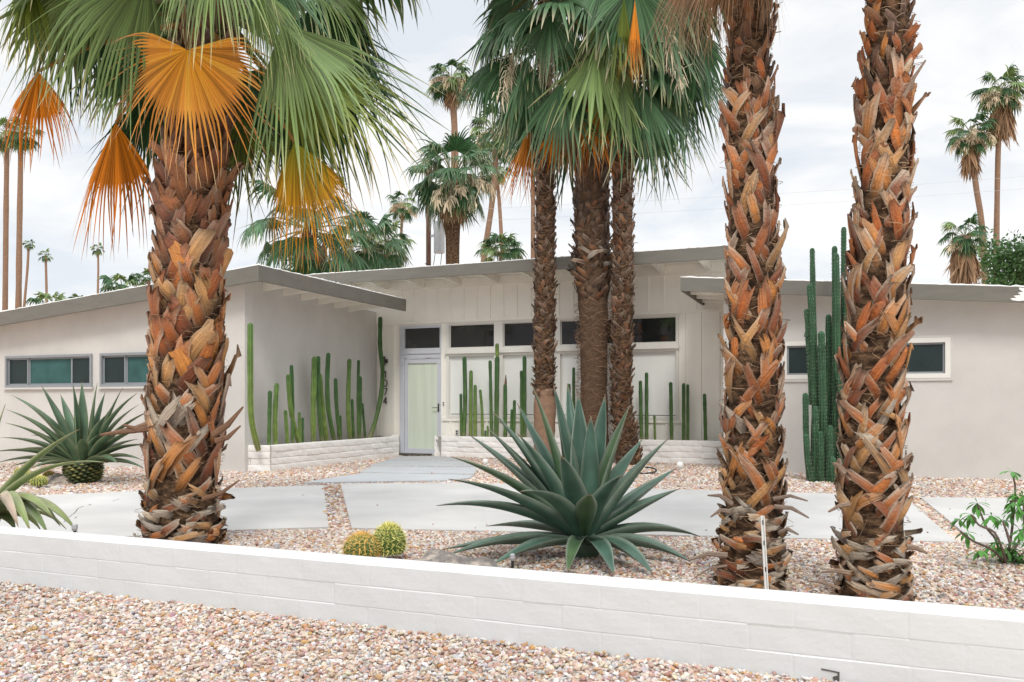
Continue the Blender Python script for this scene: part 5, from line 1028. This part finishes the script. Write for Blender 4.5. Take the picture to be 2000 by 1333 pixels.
# ------------------------------------------------------------------ big spiny column cactus
DC = 11.95; f6 = lambda x, y: (1300+x/2.563, 440+y/2.563)
cb = bc(f6(790, 0)[0], DC); cc_ = thing('cactus_cluster', 'tall dark green many-stemmed spiny cactus between the two right trunks', 'cactus', cb)
ST = [([(735, 1250), (745, 900), (738, 600), (722, 310)], 30, 0), ([(765, 1250), (760, 900), (745, 560), (738, 330), (734, 128)], 27, .12), ([(785, 1265), (787, 900), (780, 548)], 36, -.12), ([(705, 560), (712, 520), (705, 432)], 26, .05), ([(730, 900), (722, 700), (712, 560)], 26, .06),
      ([(820, 1240), (835, 900), (845, 500), (846, 118)], 28, .25), ([(850, 1270), (855, 860), (855, 500), (852, 160)], 38, .0), ([(880, 1250), (885, 700), (890, 300), (892, 22)], 27, .2), ([(905, 1200), (905, 600), (900, 330)], 32, .1), ([(800, 1250), (815, 830), (816, 462)], 31, .15),
      ([(722, 1240), (705, 1080), (700, 855)], 31, -.1), ([(745, 1255), (750, 1100), (750, 920)], 31, -.2), ([(778, 1268), (776, 1150), (774, 1048)], 32, -.25), ([(735, 1255), (712, 1180), (704, 1060)], 30, -.25), ([(815, 1268), (824, 1150), (823, 1016)], 30, -.28), ([(842, 1280), (836, 1230), (835, 1178)], 38, -.32), ([(870, 1270), (880, 1000), (870, 760)], 30, -.1), ([(900, 1265), (905, 1000), (900, 800)], 30, -.05)]
for i, (pp, w_, dd) in enumerate(ST):
    q = [P(*f6(*p), DC+dd) for p in pp]
    if pp[0][1] > 1100: q[0][2] = -.02
    r = w_/2.563/2/F*DC; g = MB(); rs = np.random.default_rng(i); m = 26; pq = smoothpath(q, m); ex_ = [pq[-1]+unit(pq[-1]-pq[-2])*r*k for k in (.5, .85, 1.)]; pa = np.concatenate([pq, ex_]); rd = np.concatenate([r*(1+.04*rs.normal(size=m)), r*np.array([.85, .55, .1])])
    tube(g, pa, rd, 16, np.array([lerp((.030, .075, .035), (.028, .085, .04), t)*rs.uniform(.85, 1.2) for t in np.linspace(0, 1, len(pa))]), rib=.24); stm = part('stem', g, M['cactus'], cc_, smooth=False)
    g = MB(); tot = np.linalg.norm(pq[-1]-pq[0]); na_ = int(tot/.05)
    for k in range(na_):
        t = (k+.5)/na_*(m-1); i0 = min(int(t), m-2); c = pq[i0]+(pq[i0+1]-pq[i0])*(t-i0)
        for j in range(8):
            a = math.pi/4*j; p = c+np.array([math.cos(a), 0, 0])*0+np.array([math.cos(a)*r, math.sin(a)*r, 0])*1.0
            for qn in range(3):
                dd_ = unit(np.array([math.cos(a)*.5, math.sin(a)*.5, 0])+rs.normal(0, .7, 3)); s = unit(np.cross(dd_, (.1, .2, 1)))*.0035; g.add([p-s, p+s, p+dd_*.022], [(0, 1, 2)], np.array((.42, .45, .38))*rs.uniform(.6, 1.2))
    part('spines', g, M['spine'], stm, kind='stuff')
# ------------------------------------------------------------------ small garden things
def spot(label, px, py, d, r=.05, hgt=.16):
    b = bc(px, d); t = thing('garden_light', label, 'garden light', b, 'white ball garden lights'); g = MB(); zc = H+(HY-py)/F*d
    tube(g, [b, b+(0, 0, .02), b+(0, 0, zc-r)], [.05, .018, .018], 10); part('stake', g, M['white_plastic'], t)
    g = MB(); pts = [b+(0, 0, zc-r), b+(0, 0, zc-r*.7), b+(0, 0, zc), b+(0, 0, zc+r*.7), b+(0, 0, zc+r)]; tube(g, pts, [r*.4, r*.75, r, r*.7, r*.1], 14); part('globe', g, M['white_plastic'], t, smooth=True)
spot('small white ball garden light near the end of the paver path', 948, 902, 14.4, .055)
spot('small white ball garden light on a stake right of the agave', 1328, 909, 13.3, .06)
def sprinkler(label, px, d, top):
    b = bc(px, d); z1 = H+(HY-top)/F*d; g = MB(); t = thing('sprinkler_head', label, 'sprinkler', b, 'small sprinkler heads'); tube(g, [b, b+(0, 0, z1-.035)], .010, 8); part('riser', g, M['dark'], t)
    g = MB(); tube(g, [b+(0, 0, z1-.045), b+(0, 0, z1-.03), b+(0, 0, z1-.005), b+(0, 0, z1)], [.014, .02, .018, .012], 10); part('nozzle', g, M['galv'], t)
sprinkler('small sprinkler head behind the wall at far left', 146, 5.6, 1024); sprinkler('small sprinkler head behind the wall right of the stout palm', 541, 5.7, 1061); sprinkler('small sprinkler head under the left leaves of the big agave', 1001, 5.5, 1082)
# white slotted metal stake
b = bc(1500, 4.45); a_, c_ = b+(0, 0, 0), P(1489, 1008, 4.45); g = MB(); t = thing('metal_stake', 'white slotted metal stake leaning in front of the left slender trunk', 'stake', b)
for dx in (-.0075, .0075): bar(g, a_+(dx, 0, 0), c_+(dx, 0, 0), .005, .012)
bar(g, a_+(0, .008, 0), c_+(0, .008, 0), .014, .004); part('channel', g, M['white_plastic'], t)
g = MB()
for k in (.15, .45, .72, .93): q = lerp(a_, c_, k); bar(g, q+(0, .004, -.012), q+(0, .004, .012), .006, .003)
part('slots', g, M['dark'], t)
# hose loops by the shaggy palm
g = MB(); hz = [G(1238+26*math.cos(a)+18, 919+6*math.sin(a), .03) for a in np.linspace(0, 2*math.pi, 20)]; tube(g, hz, .012, 6)
single('drip_hose', g, M['dark'], 'small loop of dark drip hose at the foot of the shaggy palm', 'hose', hz[0])
# ------------------------------------------------------------------ leafy shrub at the right edge
DS = 5.75; fs = lambda x, y: (1820+x/5.556, 880+y/5.556); sb = bc(1968, DS); sh_ = thing('shrub', 'thorny bright green leafy shrub at the right edge behind the low wall', 'shrub', sb)
g = MB(); rs = np.random.default_rng(8)
STM = [([(830, 1290), (850, 1000), (880, 760), (905, 400), (872, 240)], 0), ([(800, 1285), (640, 1070), (450, 985), (310, 880)], -.1), ([(790, 1280), (745, 1020), (670, 880), (510, 810), (430, 700)], -.2), ([(780, 1200), (690, 960), (600, 850), (545, 720), (492, 575)], .1), ([(848, 1000), (810, 880), (770, 770)], -.2), ([(960, 1290), (985, 900), (995, 600), (990, 490)], .15), ([(850, 560), (940, 545), (1050, 560)], -.1), ([(1000, 1290), (1080, 1000), (1150, 800)], .2), ([(990, 1290), (1150, 1150), (1300, 1000)], 0)]
for pp, dd in STM:
    q = [P(*fs(*p), DS+dd) for p in pp]; q[0] = sb+(rs.uniform(-.04, .04), 0, 0) if pp[0][1] > 1100 else q[0]; pq = smoothpath(q, 16); tube(g, pq, np.linspace(.011, .0065, 16), 6, (.2, .14, .12))
    for k in range(60):
        p = pq[rs.integers(0, 15)]+rs.normal(0, .006, 3); o = unit(rs.normal(0, 1, 3)); s = unit(rs.normal(0, 1, 3))*.0015; g.add([p-s, p+s, p+o*.018], [(0, 1, 2)])
part('stems', g, M['bark'], sh_)
g = MB()
def leaf(mb, p, d, L, Wd, seed):
    rs = np.random.default_rng(seed); d = unit(d); s = unit(np.cross(d, (0, 0, 1.))); n = np.cross(s, d); V = []; K = 6
    for i in range(K):
        t = i/(K-1); w_ = Wd*(math.sin(math.pi*min(t*1.02, 1)**1.5)+.04)/2; q = p+d*L*t+DOWN*L*.35*t*t
        V += [q-s*w_+n*w_*.3, q, q+s*w_+n*w_*.3]
    c = np.array([.075, .24, .04])*rs.uniform(.6, 1.5); mb.add(V, [(3*i+j, 3*i+j+1, 3*i+j+4, 3*i+j+3) for i in range(K-1) for j in (0, 1)], c)
WH = [(870, 230), (492, 572), (430, 690), (300, 750), (375, 890), (650, 710), (770, 755), (890, 470), (890, 560), (985, 490), (880, 660), (930, 640), (530, 1085), (690, 1000), (800, 1060), (850, 1150), (930, 1010), (930, 1130), (980, 1200), (760, 1080), (650, 1040), (860, 1220), (1050, 560), (1150, 800), (1300, 1000), (1080, 1000), (1050, 1150), (1150, 1150), (1000, 850), (900, 1080), (960, 900), (820, 1110), (1090, 700)]
for i, p in enumerate(WH):
    c = P(*fs(*p), DS+rs.uniform(-.2, .15))
    for k in range(9):
        a = k*2.4+i; e = rs.uniform(-.9, .35); leaf(g, c, (math.cos(a)*math.cos(e), math.sin(a)*math.cos(e), math.sin(e)), rs.uniform(.06, .105), rs.uniform(.022, .032), i*10+k)
    leaf(g, c, (rs.normal(0, .4), rs.normal(0, .3), 1), .06, .014, i*10+9)
part('leaves', g, M['shrubleaf'], sh_)
print('OBJECTS', len(bpy.data.objects), 'POLYS', sum(len(m.polygons) for m in bpy.data.meshes))
